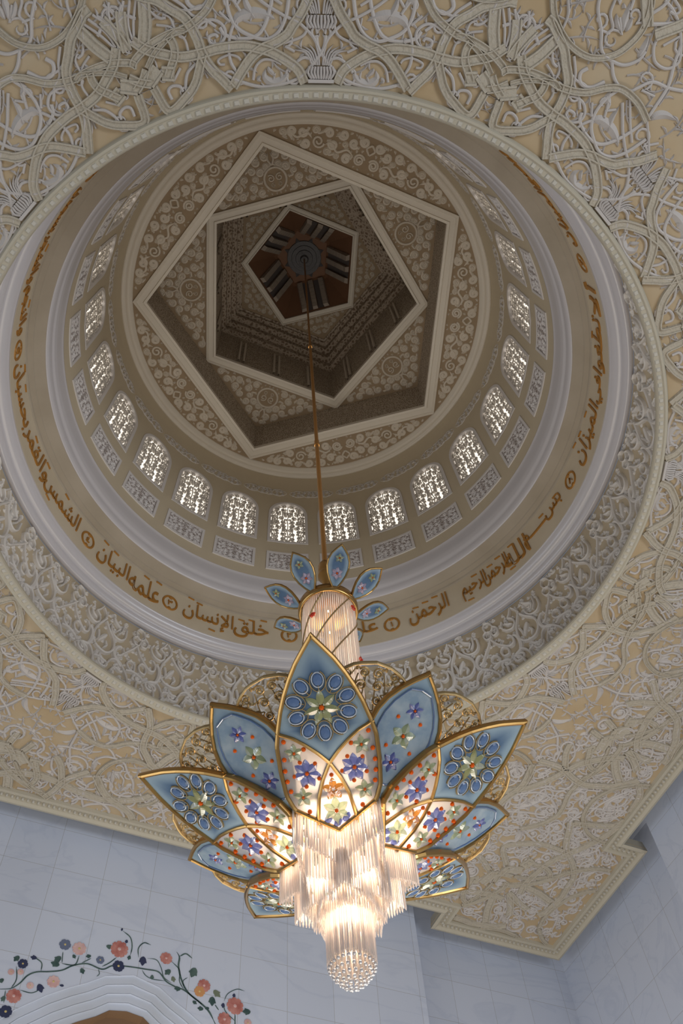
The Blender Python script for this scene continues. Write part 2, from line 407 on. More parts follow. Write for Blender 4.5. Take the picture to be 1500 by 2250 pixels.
THIN=[(0.01,[(1.0073,-0.55),(0.9821,-0.28),(0.9485,1.29),(0.9273,2.9),(0.9167,5.39),(0.9166,7.86),(0.9302,10.17),(0.952,12.29),(0.9787,13.94),(0.9947,14.29)]),(0.009,[(0.9848,0.33),(1.0054,1.02),(1.0292,2.51),(1.0449,4.27),(1.0658,6.05),(1.0815,7.04),(1.1061,8.45)]),(0.011,[(1.0901,3.39),(1.0742,3.56),(1.042,4.03),(1.0145,5.04),(1.0041,6.54),(1.0136,8.22),(1.0317,9.65),(1.0585,10.28),(1.0918,10.22),(1.1225,9.65)]),(0.009,[(1.0413,9.96),(1.0215,10.66),(0.9972,11.12),(0.972,11.2),(0.9517,10.72)]),(0.009,[(1.0244,14.2),(1.0417,14.33),(1.0542,13.51),(1.0551,12.19),(1.0418,11.25),(1.0235,11.19),(1.0102,12.0),(1.0145,13.01),(1.0263,13.1),(1.0282,12.34),(1.022,12.1)]),(0.008,[(1.0481,1.62),(1.0233,1.57),(1.0063,2.15),(0.9971,3.67),(0.9913,5.76)]),(0.009,[(0.9622,1.09),(0.9655,2.17),(0.9555,3.24),(0.9402,4.14)]),(0.008,[(0.9555,4.99),(0.9642,5.97),(0.967,7.22),(0.9557,8.28),(0.9317,8.86)]),(0.007,[(0.9721,9.96),(0.9804,10.32),(0.9864,11.28),(0.982,12.63),(0.973,12.61),(0.9705,11.99)]),(0.009,[(0.9858,15.42),(0.9729,16.79),(0.9475,17.58),(0.9342,17.39)]),(0.009,[(0.9424,18.03),(0.9541,18.25),(0.9594,19.15),(0.9532,19.84),(0.9357,19.79)]),(0.007,[(1.0073,15.92),(1.0329,15.86),(1.0508,16.51),(1.0641,17.12),(1.0748,18.38)]),(0.007,[(1.054,16.61),(1.0783,16.7),(1.0893,17.34)]),(0.008,[(1.0607,8.99),(1.0755,9.39),(1.095,9.98)]),(0.008,[(1.0452,10.34),(1.0668,11.33)]),(0.008,[(1.0726,12.09),(1.0843,13.17),(1.082,14.58),(1.0961,16.18),(1.1276,17.22)]),(0.008,[(1.1284,19.47),(1.0978,20.5),(1.0671,21.26)]),(0.008,[(1.1331,20.1),(1.0969,21.2),(1.066,21.47)]),(0.01,[(1.0983,20.21),(1.1099,21.24),(1.1025,22.58)]),(0.008,[(1.0599,21.76),(1.0908,21.94),(1.1207,22.23),(1.1438,22.8)]),(0.008,[(1.0595,22.07),(1.0872,22.62),(1.1155,23.23),(1.1308,23.91)]),(0.008,[(1.1456,25.27),(1.1197,25.89),(1.0866,27.04),(1.0812,27.87)]),(0.008,[(1.1956,25.36),(1.1727,26.09),(1.1427,26.29),(1.1121,26.38)]),(0.01,[(1.2416,27.83),(1.2118,28.48),(1.1839,29.93),(1.1573,31.0),(1.1509,32.1),(1.1593,33.96),(1.1846,34.96),(1.2069,35.02)]),(0.01,[(1.1524,32.68),(1.1324,33.87),(1.125,35.13),(1.1324,36.4),(1.1472,36.85),(1.1756,37.71),(1.1897,39.43),(1.2076,40.87)]),(0.012,[(1.1126,30.94),(1.0979,30.57),(1.0844,31.01),(1.0815,31.82),(1.0894,32.64),(1.1125,33.43)]),(0.009,[(1.116,28.88),(1.0918,30.04),(1.0714,30.7),(1.0627,31.76),(1.0416,32.97)]),(0.011,[(1.039,33.39),(1.0229,33.88),(1.0105,35.87),(1.018,37.9),(1.0595,39.31),(1.1103,39.96),(1.1541,39.69),(1.1932,39.23),(1.2288,38.18),(1.2613,37.49)]),(0.009,[(1.2999,33.48),(1.295,34.89),(1.2792,36.45),(1.2445,38.24),(1.2229,38.29),(1.2086,37.65),(1.2065,36.38),(1.2283,35.3),(1.258,35.37),(1.2875,36.5)]),(0.008,[(1.2428,29.45),(1.2183,29.79),(1.2012,30.75),(1.1837,30.55)]),(0.008,[(1.115,40.24),(1.0975,41.62),(1.0779,43.06)]),(0.008,[(1.1293,36.57),(1.0906,38.74),(1.065,40.66)])]
LEAF=[(0.04,[(1.0361,10.19),(1.0515,9.25),(1.0547,7.54),(1.0478,6.13),(1.0392,5.25)]),(0.036,[(0.9402,4.14),(0.9249,5.02),(0.9212,6.33),(0.9348,7.3),(0.95,7.03)]),(0.034,[(1.1217,40.37),(1.1388,40.65),(1.1524,41.41),(1.1621,42.71)]),(0.03,[(1.1885,34.77),(1.2087,34.69),(1.2338,34.27)]),(0.03,[(1.206,31.87),(1.2206,31.47),(1.2369,31.2),(1.2581,30.85)]),(0.026,[(1.2034,31.67),(1.2128,30.88),(1.225,30.31)]),(0.026,[(1.2096,32.13),(1.2246,32.0),(1.2387,31.82)]),(0.024,[(1.0441,37.47),(1.0698,36.8),(1.0972,36.58)]),(0.03,[(1.0872,35.61),(1.092,34.88),(1.1109,34.65)]),(0.022,[(1.0594,41.88),(1.0424,42.15),(1.0373,43.14)]),(0.018,[(0.9339,5.92),(0.947,6.61),(0.9542,6.7)]),(0.016,[(0.9381,7.81),(0.932,8.2),(0.9262,7.78)]),(0.014,[(1.0209,9.91),(1.0116,9.88),(1.0087,10.37)]),(0.02,[(1.0428,0.54),(1.0583,0.94),(1.0566,1.62)])]
DRUM=[(0.016,[(0.21,2.4355),(0.86,2.4094),(1.71,2.3695),(1.97,2.3199),(1.08,2.2886)]),(0.016,[(0.04,2.4206),(-0.99,2.3909),(-2.44,2.3558),(-2.72,2.3116),(-1.52,2.2791),(0.19,2.28),(1.08,2.2886)]),(0.03,[(-0.83,2.3639),(0.0,2.3373),(0.67,2.3091)]),(0.018,[(-0.77,2.3319),(-1.19,2.3108),(-0.64,2.2937)]),(0.016,[(1.14,2.3548),(0.87,2.3353),(0.78,2.3143)]),(0.014,[(0.41,2.4638),(0.45,2.4299)]),(0.012,[(1.33,2.475),(0.8,2.4599),(0.21,2.4355)]),(0.01,[(-7.05,2.4838),(-8.06,2.4768),(-8.6,2.4504),(-7.93,2.4302),(-6.98,2.4405),(-6.58,2.4641),(-7.05,2.4838)]),(0.01,[(-8.6,2.4504),(-9.45,2.4324),(-9.21,2.4057),(-8.26,2.4034),(-7.93,2.4302)]),(0.01,[(-6.98,2.4405),(-6.22,2.4258),(-6.76,2.4005),(-7.65,2.3998),(-7.93,2.4302)]),(0.014,[(-7.4,2.3951),(-6.65,2.3683),(-5.46,2.3355),(-4.55,2.3076),(-3.73,2.2984)]),(0.026,[(-4.73,2.3457),(-3.81,2.3418),(-3.15,2.3181),(-3.45,2.2902),(-4.65,2.2665),(-6.17,2.2537)]),(0.012,[(-4.73,2.3457),(-5.12,2.3239),(-4.64,2.3143)]),(0.014,[(-7.5,2.3894),(-8.41,2.3544),(-9.76,2.3253),(-10.91,2.3071),(-11.76,2.314),(-11.86,2.3414),(-11.25,2.3599)]),(0.026,[(-11.39,2.3575),(-12.7,2.3358),(-13.01,2.3014),(-12.59,2.2678),(-11.31,2.2565),(-10.17,2.2425)]),(0.012,[(-7.91,2.2763),(-7.73,2.2989),(-6.82,2.3082),(-6.23,2.2924),(-6.8,2.2724),(-7.76,2.2666),(-7.91,2.2763)]),(0.012,[(-10.25,2.2892),(-10.08,2.312),(-9.17,2.3222),(-8.65,2.3055),(-9.07,2.283),(-10.0,2.2785),(-10.25,2.2892)]),(0.013,[(-4.56,2.4367),(-4.57,2.398),(-3.74,2.3758),(-2.37,2.3774),(-1.42,2.398),(-1.19,2.4221)]),(0.024,[(-1.08,2.4711),(-1.86,2.4478),(-3.02,2.4279),(-2.35,2.4028)]),(0.012,[(-3.71,2.4532),(-3.62,2.4197),(-2.95,2.3949)]),(0.013,[(4.27,2.4397),(4.65,2.4185),(3.94,2.3901),(2.55,2.379),(1.71,2.3943),(1.76,2.4201),(2.74,2.4398)]),(0.02,[(3.89,2.4272),(3.06,2.4096),(2.12,2.4032)]),(0.012,[(1.63,2.4787),(2.27,2.4516),(2.74,2.4398)]),(0.013,[(-2.04,2.2226),(-2.95,2.2652),(-4.41,2.2736),(-5.79,2.2511),(-6.96,2.2157),(-6.95,2.1819)]),(0.013,[(-3.26,2.2152),(-3.95,2.2407),(-5.23,2.2355)]),(0.013,[(-12.45,2.2701),(-13.58,2.2516),(-14.35,2.215),(-14.04,2.1892)]),(0.013,[(-11.06,2.2525),(-12.18,2.2347),(-12.68,2.2033),(-12.39,2.1774)]),(0.013,[(-8.92,2.2301),(-9.07,2.1972),(-10.14,2.189),(-10.37,2.2124),(-9.91,2.2269)]),(0.02,[(-0.3,2.2664),(-0.71,2.2463),(-1.93,2.2392)]),(0.013,[(-6.17,2.2537),(-7.71,2.2634),(-9.33,2.2553),(-10.17,2.2425)]),(0.013,[(-0.34,2.2429),(0.77,2.2327),(0.72,2.2097)])]
INLAY_FLOWERS=[('red',0.02,1.7412,0.026),('pink',0.134,1.7153,0.0198),('red',-0.1223,1.7455,0.0186),('red',0.275,1.5408,0.0197),('pink',0.1826,1.6027,0.0173),('red',-0.2459,1.6863,0.0193),('orange',-0.2338,1.6654,0.0163),('red',-0.3449,1.6445,0.0257),('red',-0.3154,1.5983,0.0201),('pink',0.2407,1.578,0.0096),('pink',-0.3865,1.6021,0.0114),('pink',0.2755,1.6102,0.0087),('pink',0.2998,1.6046,0.0086),('navy',0.0136,1.6885,0.017),('navy',0.2841,1.4955,0.0166),('slate',0.176,1.7179,0.0165),('slate',0.0684,1.6946,0.0116),('navy',0.2755,1.6347,0.0137)]
INLAY_LEAVES=[('green',0.1841,1.6729,0.0162,60),('green',0.1859,1.654,0.0171,0),('green',0.1014,1.6994,0.0105,30),('green',0.053,1.742,0.0129,180),('navy',-0.0542,1.7253,0.0198,100),('green',-0.1345,1.706,0.0156,60),('olive',-0.1506,1.6878,0.0122,120),('green',-0.1705,1.6599,0.0132,20),('green',-0.2111,1.7248,0.0228,80),('olive',-0.2837,1.673,0.0182,150),('green',-0.2744,1.6484,0.0191,100),('navy',-0.3086,1.6407,0.0102,90),('green',-0.3851,1.6357,0.0173,20),('navy',0.2148,1.5801,0.0175,130),('green',0.2988,1.5305,0.0112,80),('green',0.3167,1.5768,0.0113,60),('navy',0.2488,1.6593,0.0119,10),('green',0.1444,1.6897,0.0093,140),('green',0.113,1.6531,0.0123,130),('navy',0.1564,1.5968,0.0079,10),('green',-0.0884,1.6794,0.0098,100),('green',-0.0131,1.7237,0.0098,90),('navy',0.0031,1.7722,0.0083,90),('navy',0.023,1.8071,0.0067,90),('navy',-0.3402,1.6779,0.0087,90),('green',-0.2205,1.6302,0.0099,160),('green',-0.244,1.6149,0.0121,10),('green',0.2943,1.6485,0.0137,70),('green',-0.2628,1.62,0.0089,30)]
INLAY_VINES=[(0.0042,[(0.3408,1.5428),(0.3143,1.5513),(0.2875,1.5598),(0.2684,1.5798),(0.2549,1.6041),(0.2338,1.6198),(0.2004,1.6285),(0.1673,1.6405),(0.1407,1.6606),(0.1018,1.6753),(0.0581,1.6685),(0.0294,1.6865),(-0.0126,1.6935),(-0.0666,1.6973),(-0.1051,1.6976),(-0.1302,1.6747),(-0.159,1.6641),(-0.1872,1.6591),(-0.2165,1.6431),(-0.2574,1.6188),(-0.2879,1.5819),(-0.3125,1.5447)]),(0.0028,[(0.2875,1.5598),(0.2804,1.5877),(0.29,1.6231)]),(0.0024,[(0.2631,1.56),(0.2332,1.5587),(0.214,1.5708)]),(0.003,[(0.2225,1.6251),(0.2268,1.6489),(0.2491,1.6603)]),(0.003,[(0.1716,1.659),(0.1363,1.6644),(0.1296,1.6944)]),(0.0025,[(0.1722,1.6617),(0.177,1.6946)]),(0.0026,[(0.1175,1.6745),(0.095,1.694)]),(0.0031,[(0.0596,1.6767),(0.0412,1.6924),(0.0234,1.7139)]),(0.0033,[(-0.015,1.7289),(-0.0157,1.7588),(-0.0057,1.7866),(0.0193,1.8018)]),(0.0033,[(-0.0398,1.7289),(-0.0354,1.7575),(-0.049,1.779),(-0.0707,1.777)]),(0.0022,[(-0.067,1.7324),(-0.0947,1.7331),(-0.1117,1.7106),(-0.1234,1.6845),(-0.1469,1.6727)]),(0.0022,[(-0.0564,1.6921),(-0.0694,1.678),(-0.0922,1.6718),(-0.1302,1.6747)]),(0.0028,[(-0.1387,1.7404),(-0.1667,1.7175),(-0.1706,1.6837),(-0.1872,1.6591)]),(0.0052,[(-0.1518,1.7736),(-0.1621,1.7579),(-0.1627,1.7283),(-0.1754,1.6905),(-0.1986,1.656),(-0.2397,1.6315),(-0.2691,1.6104),(-0.2881,1.5793)]),(0.004,[(-0.1618,1.7608),(-0.1803,1.7743),(-0.2015,1.7642)]),(0.0028,[(-0.3086,1.6407),(-0.3183,1.6207),(-0.3475,1.5995)]),(0.0023,[(-0.3106,1.6523),(-0.3203,1.677),(-0.3477,1.6973),(-0.372,1.6969)]),(0.0034,[(-0.3463,1.621),(-0.3487,1.5783)]),(0.0021,[(0.0683,1.6662),(0.0631,1.6533),(0.0692,1.6436)]),(0.0023,[(0.2999,1.5518),(0.295,1.5172)]),(0.0022,[(-0.1866,1.6646),(-0.1814,1.6862),(-0.1939,1.7005)]),(0.0028,[(-0.2838,1.6354),(-0.296,1.6215)])]

# ================================================================== THE SETTING
rnd = random.Random(7)
HC = 2.108                     # ceiling plane
XW, YW = 1.42, 1.50            # plan of the ceiling, main edges
XK, YK = 1.505, 1.597          # the square corner beyond them
JX, JY = 0.895, 1.065          # where the corner block starts

def pent_r(R, ph):
    def f(th):
        d = (th - ph + 36) % 72 - 36
        return R * cos(radians(36)) / cos(radians(abs(abs(d) - 36)))
    return f

def polar_sheet(mb, rin, rout, h, extra=(), n=360, h2=None):
    th = sorted(set([360.0 * i / n for i in range(n)] + [e % 360 for e in extra]))
    m = len(th)
    vs = []
    for t in th:
        vs += [WC(rin(t), t, h), WC(rout(t), t, h if h2 is None else h2)]
    mb.add(vs, [(2 * i, 2 * ((i + 1) % m), 2 * ((i + 1) % m) + 1, 2 * i + 1) for i in range(m)])

# ---- floor
mb = MB(); mb.add([(-26, -16, 0), (18, -16, 0), (18, 26, 0), (-26, 26, 0)], [(0, 1, 2, 3)])
fl = mb.build('floor', M['floor']); fl['kind'] = 'structure'

# ---- ceiling plan (world axes along the walls)
def inside_plan(x, y, m=0.0):
    X, Y = abs(x), abs(y)
    if X > XK - m or Y > YK - m: return False
    if x > 0 and y < 0:
        cx, cy = JX, JY
    else:
        cx, cy = 0.93, JY
    if X > XW - m and Y < cy + m: return False
    if Y > YW - m and X < cx + m: return False
    return True
def plan_r(th):
    """distance from the axis to the ceiling edge"""
    c, s = cos(radians(th)), sin(radians(th))
    lo, hi = 0.9, 3.0
    # march outwards to the first outside point
    r = 1.3
    while inside_plan(r * c, r * s): r += 0.004
    return r
plan_poly = []
def corner(sx, sy, jx):
    return [(sx * XW, sy * JY), (sx * XK, sy * JY), (sx * XK, sy * YK), (sx * jx, sy * YK), (sx * jx, sy * YW)]
c1 = corner(1, -1, JX); c2 = corner(1, 1, .93); c3 = corner(-1, 1, .93); c4 = corner(-1, -1, .93)
plan_poly = c2 + c3[::-1] + c4 + c1[::-1]
extra = [degrees(atan2(y, x)) for x, y in plan_poly]
def seg_r(th):
    c, s = cos(radians(th)), sin(radians(th)); best = 9
    n = len(plan_poly)
    for i in range(n):
        (x1, y1), (x2, y2) = plan_poly[i], plan_poly[(i + 1) % n]
        dx, dy = x2 - x1, y2 - y1
        den = c * dy - s * dx
        if abs(den) < 1e-9: continue
        r = (x1 * dy - y1 * dx) / den
        t = ((r * c - x1) * dx + (r * s - y1) * dy) / (dx * dx + dy * dy)
        if r > 0 and -1e-6 <= t <= 1 + 1e-6: best = min(best, r)
    return best
def seg_r_far(th):
    c, s = cos(radians(th)), sin(radians(th)); best = 0
    n = len(plan_poly)
    for i in range(n):
        (x1, y1), (x2, y2) = plan_poly[i], plan_poly[(i + 1) % n]
        dx, dy = x2 - x1, y2 - y1
        den = c * dy - s * dx
        if abs(den) < 1e-9: continue
        r = (x1 * dy - y1 * dx) / den
        t = ((r * c - x1) * dx + (r * s - y1) * dy) / (dx * dx + dy * dy)
        if r > 0 and -1e-6 <= t <= 1 + 1e-6: best = max(best, r)
    return best
mb = MB()
ex2 = []
for e in extra: ex2 += [e - .02, e + .02]
polar_sheet(mb, lambda t: 0.90, lambda t: min(XW / max(abs(cos(radians(t))), 1e-6), YW / max(abs(sin(radians(t))), 1e-6)), HC, [s * a for a in (degrees(atan2(YW, XW)), 180 - degrees(atan2(YW, XW))) for s in (1, -1)], 360)
for sx, sy, jx in ((1, -1, JX), (1, 1, .93), (-1, 1, .93), (-1, -1, .93)):
    mb.add([WP(sx * XW, sy * JY, HC), WP(sx * XK, sy * JY, HC), WP(sx * XK, sy * YK, HC), WP(sx * XW, sy * YK, HC)], [(0, 1, 2, 3)])
    mb.add([WP(sx * jx, sy * YW, HC), WP(sx * XW, sy * YW, HC), WP(sx * XW, sy * YK, HC), WP(sx * jx, sy * YK, HC)], [(0, 1, 2, 3)])
ceil = mb.build('ceiling', M['ceil_ground']); ceil['kind'] = 'structure'

def map_ceil(u, v, h): return WP(u, v, HC - h)
def test_ceil(x, y): return hypot(x, y) > 0.915 and inside_plan(x, y, 0.055)

# carved relief of the ceiling: one traced eighth, mirrored and turned eight times, as in the place
white = MB(); cream = MB()
def pol(r, t): a = radians(t); return (r * cos(a), r * sin(a))
SECT = [157.5 + 45 * k for k in range(8)]
def layer(scale, turn, rmin, rmax, wscale):
    def test(x, y):
        r = hypot(x, y); return rmin < r < rmax and test_ceil(x, y)
    for s in SECT:
        for mir in (1, -1):
            cv = lambda P: [pol(r * scale, s + turn + mir * t) for r, t in P]
            for w, P in WIDE:
                ribbon(cream, smooth_pts(cv(P), 7), w * .92 * wscale, .0085, map_ceil, GROOVE, None, test)
            for w, P in THIN:
                ribbon(white, smooth_pts(cv(P), 6), w * .80 * wscale, .0058, map_ceil, ROUND, None, test)
            for w, P in LEAF:
                ribbon(white, smooth_pts(cv(P), 5), w * .55 * wscale, .0070, map_ceil, TRI, teardrop, test)
layer(1.0, 0, .915, 1.30, 1.0)
layer(1.33, 22.5, 1.24, 3.0, 1.15)
layer(1.68, 0, 1.52, 3.0, 1.1)
# palmettes on every eighth
for s in SECT:
    for r0, wd_ in ((.925, .052), (1.02, .046)):
        for q in range(-4, 5):
            P = [(r0, q * .30), (r0 + .012, q * .42), (r0 + .024, q * .36)]
            ribbon(white, smooth_pts([pol(r, s + t) for r, t in P], 3), .0068, .009, map_ceil, ROUND, None, test_ceil)
        for q in range(-5, 6):
            if q == 0: continue
            P = [(r0 + .026, q * .22), (r0 + .05, q * .38), (r0 + .072 - abs(q) * .003, q * .75)]
            ribbon(white, smooth_pts([pol(r, s + t) for r, t in P], 4), .0048, .006, map_ceil, ROUND, fade, test_ceil)
    ribbon(white, [pol(.921, s - 1.7), pol(.921, s + 1.7)], .008, .01, map_ceil, FLAT, None, test_ceil)
# small twigs and curls filling the ground between the strapwork
def twig(mbx, u, v, a, L, w, test, mirs):
    cur = rnd.uniform(-1.3, 1.3)
    P = [(u, v)]; aa = a
    for i in range(5):
        aa += cur / 5 * (1 + i * .3); P.append((P[-1][0] + L / 5 * cos(aa), P[-1][1] + L / 5 * sin(aa)))
    br = []
    for i in (1, 2, 3):
        sg = 1 if (i + int(a * 10)) % 2 else -1
        b = aa - cur * .5 + sg * .9
        br.append([P[i], (P[i][0] + L * .16 * cos(b), P[i][1] + L * .16 * sin(b)), (P[i][0] + L * .30 * cos(b + sg * .3), P[i][1] + L * .30 * sin(b + sg * .3))])
    for f in mirs:
        ribbon(mbx, smooth_pts([f(*p) for p in P], 2), w, .0042, map_ceil, TRI, fade, test)
        for q in br:
            ribbon(mbx, smooth_pts([f(*p) for p in q], 2), w * 1.25, .0042, map_ceil, TRI, teardrop, test)
pts = []
tries = 0
while len(pts) < 330 and tries < 40000:
    tries += 1
    r = sqrt(rnd.uniform(.93 ** 2, 2.15 ** 2)); t = rnd.uniform(0, 22.5)
    x, y = pol(r, t)
    if any((x - a) ** 2 + (y - b) ** 2 < .040 ** 2 for a, b in pts): continue
    pts.append((x, y))
def symf(s, mir):
    def f(x, y):
        r = hypot(x, y); t = degrees(atan2(y, x)); return pol(r, s + mir * t)
    return f
MIRS = [symf(s, m) for s in SECT for m in (1, -1)]
for x, y in pts:
    mirs = [f for f in MIRS if test_ceil(*f(x, y))]
    if rnd.random() < .72: twig(white, x, y, rnd.uniform(0, 6.28), rnd.uniform(.05, .085), .0050, test_ceil, mirs)
    else:
        R = rnd.uniform(.014, .024); a0 = rnd.uniform(0, 6.28); sp = spiral_pts(x, y, R, a0, 1.1, 1, 12)
        tail = (x + R * 2 * cos(a0 + .9), y + R * 2 * sin(a0 + .9))
        sp = [tail] + sp
        for f in mirs: ribbon(white, [f(*p) for p in sp], .0062, .0048, map_ceil, ROUND, fade, test_ceil)
rf_ = random.Random(77)
def in_outer(u, v, R): return hypot(u, v) > 1.20 + R and inside_plan(u, v, .06 + R)
for bx in ((.2, 1.5, -.5, .5), (.2, 1.5, -1.6, -.5), (-.6, .9, -1.6, -.9), (.2, 1.5, .5, 1.6)):
    scroll_fill(white, map_ceil, in_outer, bx, (.042, .030, .020, .014), rf_, .0085, .0052, 900, True, 1.4, 1.04)
for bx in ((.9, 1.5, -1.6, -.6), (.2, 1.0, -1.6, -1.1), (.9, 1.5, -.6, .9)):
    scroll_fill(white, map_ceil, lambda u, v, R: hypot(u, v) > 1.42 + R and inside_plan(u, v, .06 + R), bx, (.024, .017, .012), rf_, .0072, .0045, 900, True, 1.3, 1.0)
cream.build('carved_strapwork', M['rib_cream'], ceil, label='cream carved strapwork with stippled face')
white.build('carved_arabesque', M['rib_white'], ceil, label='white carved vines and leaves')

# perimeter moulding of the ceiling with its row of small dentils
per = MB(); dent = MB()
n = len(plan_poly)
prof = [(.004, .030), (.000, -.012), (.010, -.016), (.018, -.010), (.022, -.004), (.036, -.004), (.042, -.012), (.052, -.012), (.056, 0.002)]
def offset_poly(poly, d):
    out = []; m = len(poly)
    for i in range(m):
        p0, p1, p2 = Vector(poly[i - 1]), Vector(poly[i]), Vector(poly[(i + 1) % m])
        a = (p1 - p0).normalized(); b = (p2 - p1).normalized()
        n1 = Vector((-a.y, a.x)); n2 = Vector((-b.y, b.x))
        k = d / (1 + n1.dot(n2)) if abs(1 + n1.dot(n2)) > 1e-6 else d
        out.append(tuple(p1 + (n1 + n2) * k))
    return out
area2 = sum(plan_poly[i][0] * plan_poly[(i + 1) % n][1] - plan_poly[(i + 1) % n][0] * plan_poly[i][1] for i in range(n))
if area2 < 0: plan_poly = plan_poly[::-1]
rings_ = [offset_poly(plan_poly, d) for d, h in prof]
vs = [WP(x, y, HC + h) for (d, h), ring in zip(prof, rings_) for x, y in ring]
per.add(vs, [(k * n + i, k * n + (i + 1) % n, (k + 1) * n + (i + 1) % n, (k + 1) * n + i) for k in range(len(prof) - 1) for i in range(n)])
mid = offset_poly(plan_poly, .029)
for i in range(n):
    a, b = Vector(mid[i]), Vector(mid[(i + 1) % n]); L = (b - a).length; m = max(1, int(L / .0165)); t = (b - a) / L; nn = Vector((-t.y, t.x))
    for k in range(m):
        c = a + (b - a) * ((k + .5) / m)
        q = []
        for hh, s in ((-.003, 1.0), (-.011, .55)):
            for su, sv in ((-1, -1), (1, -1), (1, 1), (-1, 1)):
                p = c + t * su * .0048 * s + nn * sv * .0062 * s; q.append(WP(p.x, p.y, HC + hh))
        dent.add(q, [(4, 5, 6, 7), (0, 1, 5, 4), (1, 2, 6, 5), (2, 3, 7, 6), (3, 0, 4, 7)])
tr = per.build('trim_1', M['cream']); tr['kind'] = 'structure'
dent.build('dentil_row', M['bead'], tr, kind='stuff')

# ---- ring moulding round the dome opening
mb = MB(); lathe(mb, [(.965, 2.145), (.900, 2.114), (.884, 2.112), (.884, 2.106), (.886, 2.101), (.889, 2.098), (.901, 2.097), (.904, 2.094), (.909, 2.094), (.912, 2.098), (.916, 2.108)], 240)
tr = mb.build('trim_2', M['cream'], smooth=False); tr['kind'] = 'structure'
mb = MB()
for i in range(264):
    a = 360 * i / 264
    q = []
    for hh, s in ((2.0985, 1.0), (2.0945, .62)):
        for su, sv in ((-1, -1), (1, -1), (1, 1), (-1, 1)):
            q.append(WC(.8945 + sv * .0062 * s, a + su * .42 * s, hh))
    mb.add(q, [(4, 5, 6, 7), (0, 1, 5, 4), (1, 2, 6, 5), (2, 3, 7, 6), (3, 0, 4, 7)])
mb.build('bead_row', M['bead'], tr, kind='stuff')

# ---- carved drum wall
RD = .962
mb = MB(); lathe(mb, [(.965, 2.143), (RD, 2.143), (RD, 2.500)], 240)
drum = mb.build('wall_drum', M['drum_ground'], smooth=True); drum['kind'] = 'structure'
def map_drum(az, v, h): return WC(RD - h, az, v)
mb = MB()
AS = 1 / (RD * pi / 180)
def map_drum_u(u, v, h): return WC(RD - h, u * AS, v)
for k in range(24):
    off = 7.2 + 15.05 * k if False else 7.25 + 15 * k
    for w, P in DRUM:
        Q = [((a + off) / AS, v) for a, v in P]
        ribbon(mb, smooth_pts(Q, 5), w * .64, .013, map_drum_u, ROUND, teardrop if w > .017 else None, lambda u, v: 2.145 < v < 2.497)
    rd = random.Random(4)
    scroll_fill(mb, map_drum_u, lambda u, v, R: 2.26 + R < v < 2.49 - R * .5 and off - 7.5 < u * AS < off + 7.5, ((off - 7.5) / AS, (off + 7.5) / AS, 2.14, 2.5), (.0095, .007), rd, .0062, .005, 70)
    scroll_fill(mb, map_drum_u, lambda u, v, R: 2.148 + R < v < 2.268 - R * .5 and off - 7.5 < u * AS < off + 7.5, ((off - 7.5) / AS, (off + 7.5) / AS, 2.14, 2.28), (.024, .018, .013, .010), rd, .0095, .008, 260)
    for q in range(4):
        a = off + rnd.uniform(-7.5, 7.5); v = rnd.uniform(2.40, 2.485) if q < 4 else rnd.uniform(2.15, 2.27)
        sp = spiral_pts(a / AS, v, rnd.uniform(.012, .018), rnd.uniform(0, 6.28), 1.2, 1 if q % 2 else -1, 12)
        ribbon(mb, sp, .0058, .007, map_drum_u, TRI)
mb.build('carved_scrolls', M['drum_rib'], drum, label='pale carved hearts and scrolls')

# ---- lower white moulding, lettered band, plain shelf, upper white moulding
mb = MB(); lathe(mb, [(.962, 2.503), (.957, 2.499), (.951, 2.497), (.943, 2.499), (.936, 2.505), (.9315, 2.513), (.9315, 2.517), (.926, 2.518), (.918, 2.521), (.911, 2.527), (.906, 2.535), (.9035, 2.541), (.900, 2.543)], 240)
tr = mb.build('trim_3', M['white_mould'], smooth=True); tr['kind'] = 'structure'
mb = MB(); lathe(mb, [(.9005, 2.541), (.9005, 2.712)], 240)
band = mb.build('wall_inscription', M['script_band'], smooth=True); band['kind'] = 'structure'
mb = MB(); lathe(mb, [(.9005, 2.712), (.897, 2.716), (.895, 2.722), (.880, 2.726), (.878, 2.730), (.845, 2.742)], 240)
tr = mb.build('trim_4', M['shelf']); tr['kind'] = 'structure'
mb = MB(); lathe(mb, [(.8465, 2.743), (.8445, 2.741), (.8405, 2.744), (.8365, 2.753), (.8335, 2.768), (.832, 2.782), (.829, 2.784), (.8285, 2.798), (.8265, 2.802), (.8255, 2.82), (.8225, 2.835), (.822, 2.852), (.8195, 2.862), (.8165, 2.868)], 240)
tr = mb.build('trim_5', M['white_mould'], smooth=True); tr['kind'] = 'structure'

def RP(v):
    if v < 3.10: return .817 - (v - 2.86) * .065
    return .8014 - (v - 3.10) * .035 - max(0, v - 3.45) ** 2 * .55
hs = [2.866 + .02 * i for i in range(39)]
NW = 24; WA0 = -0.9
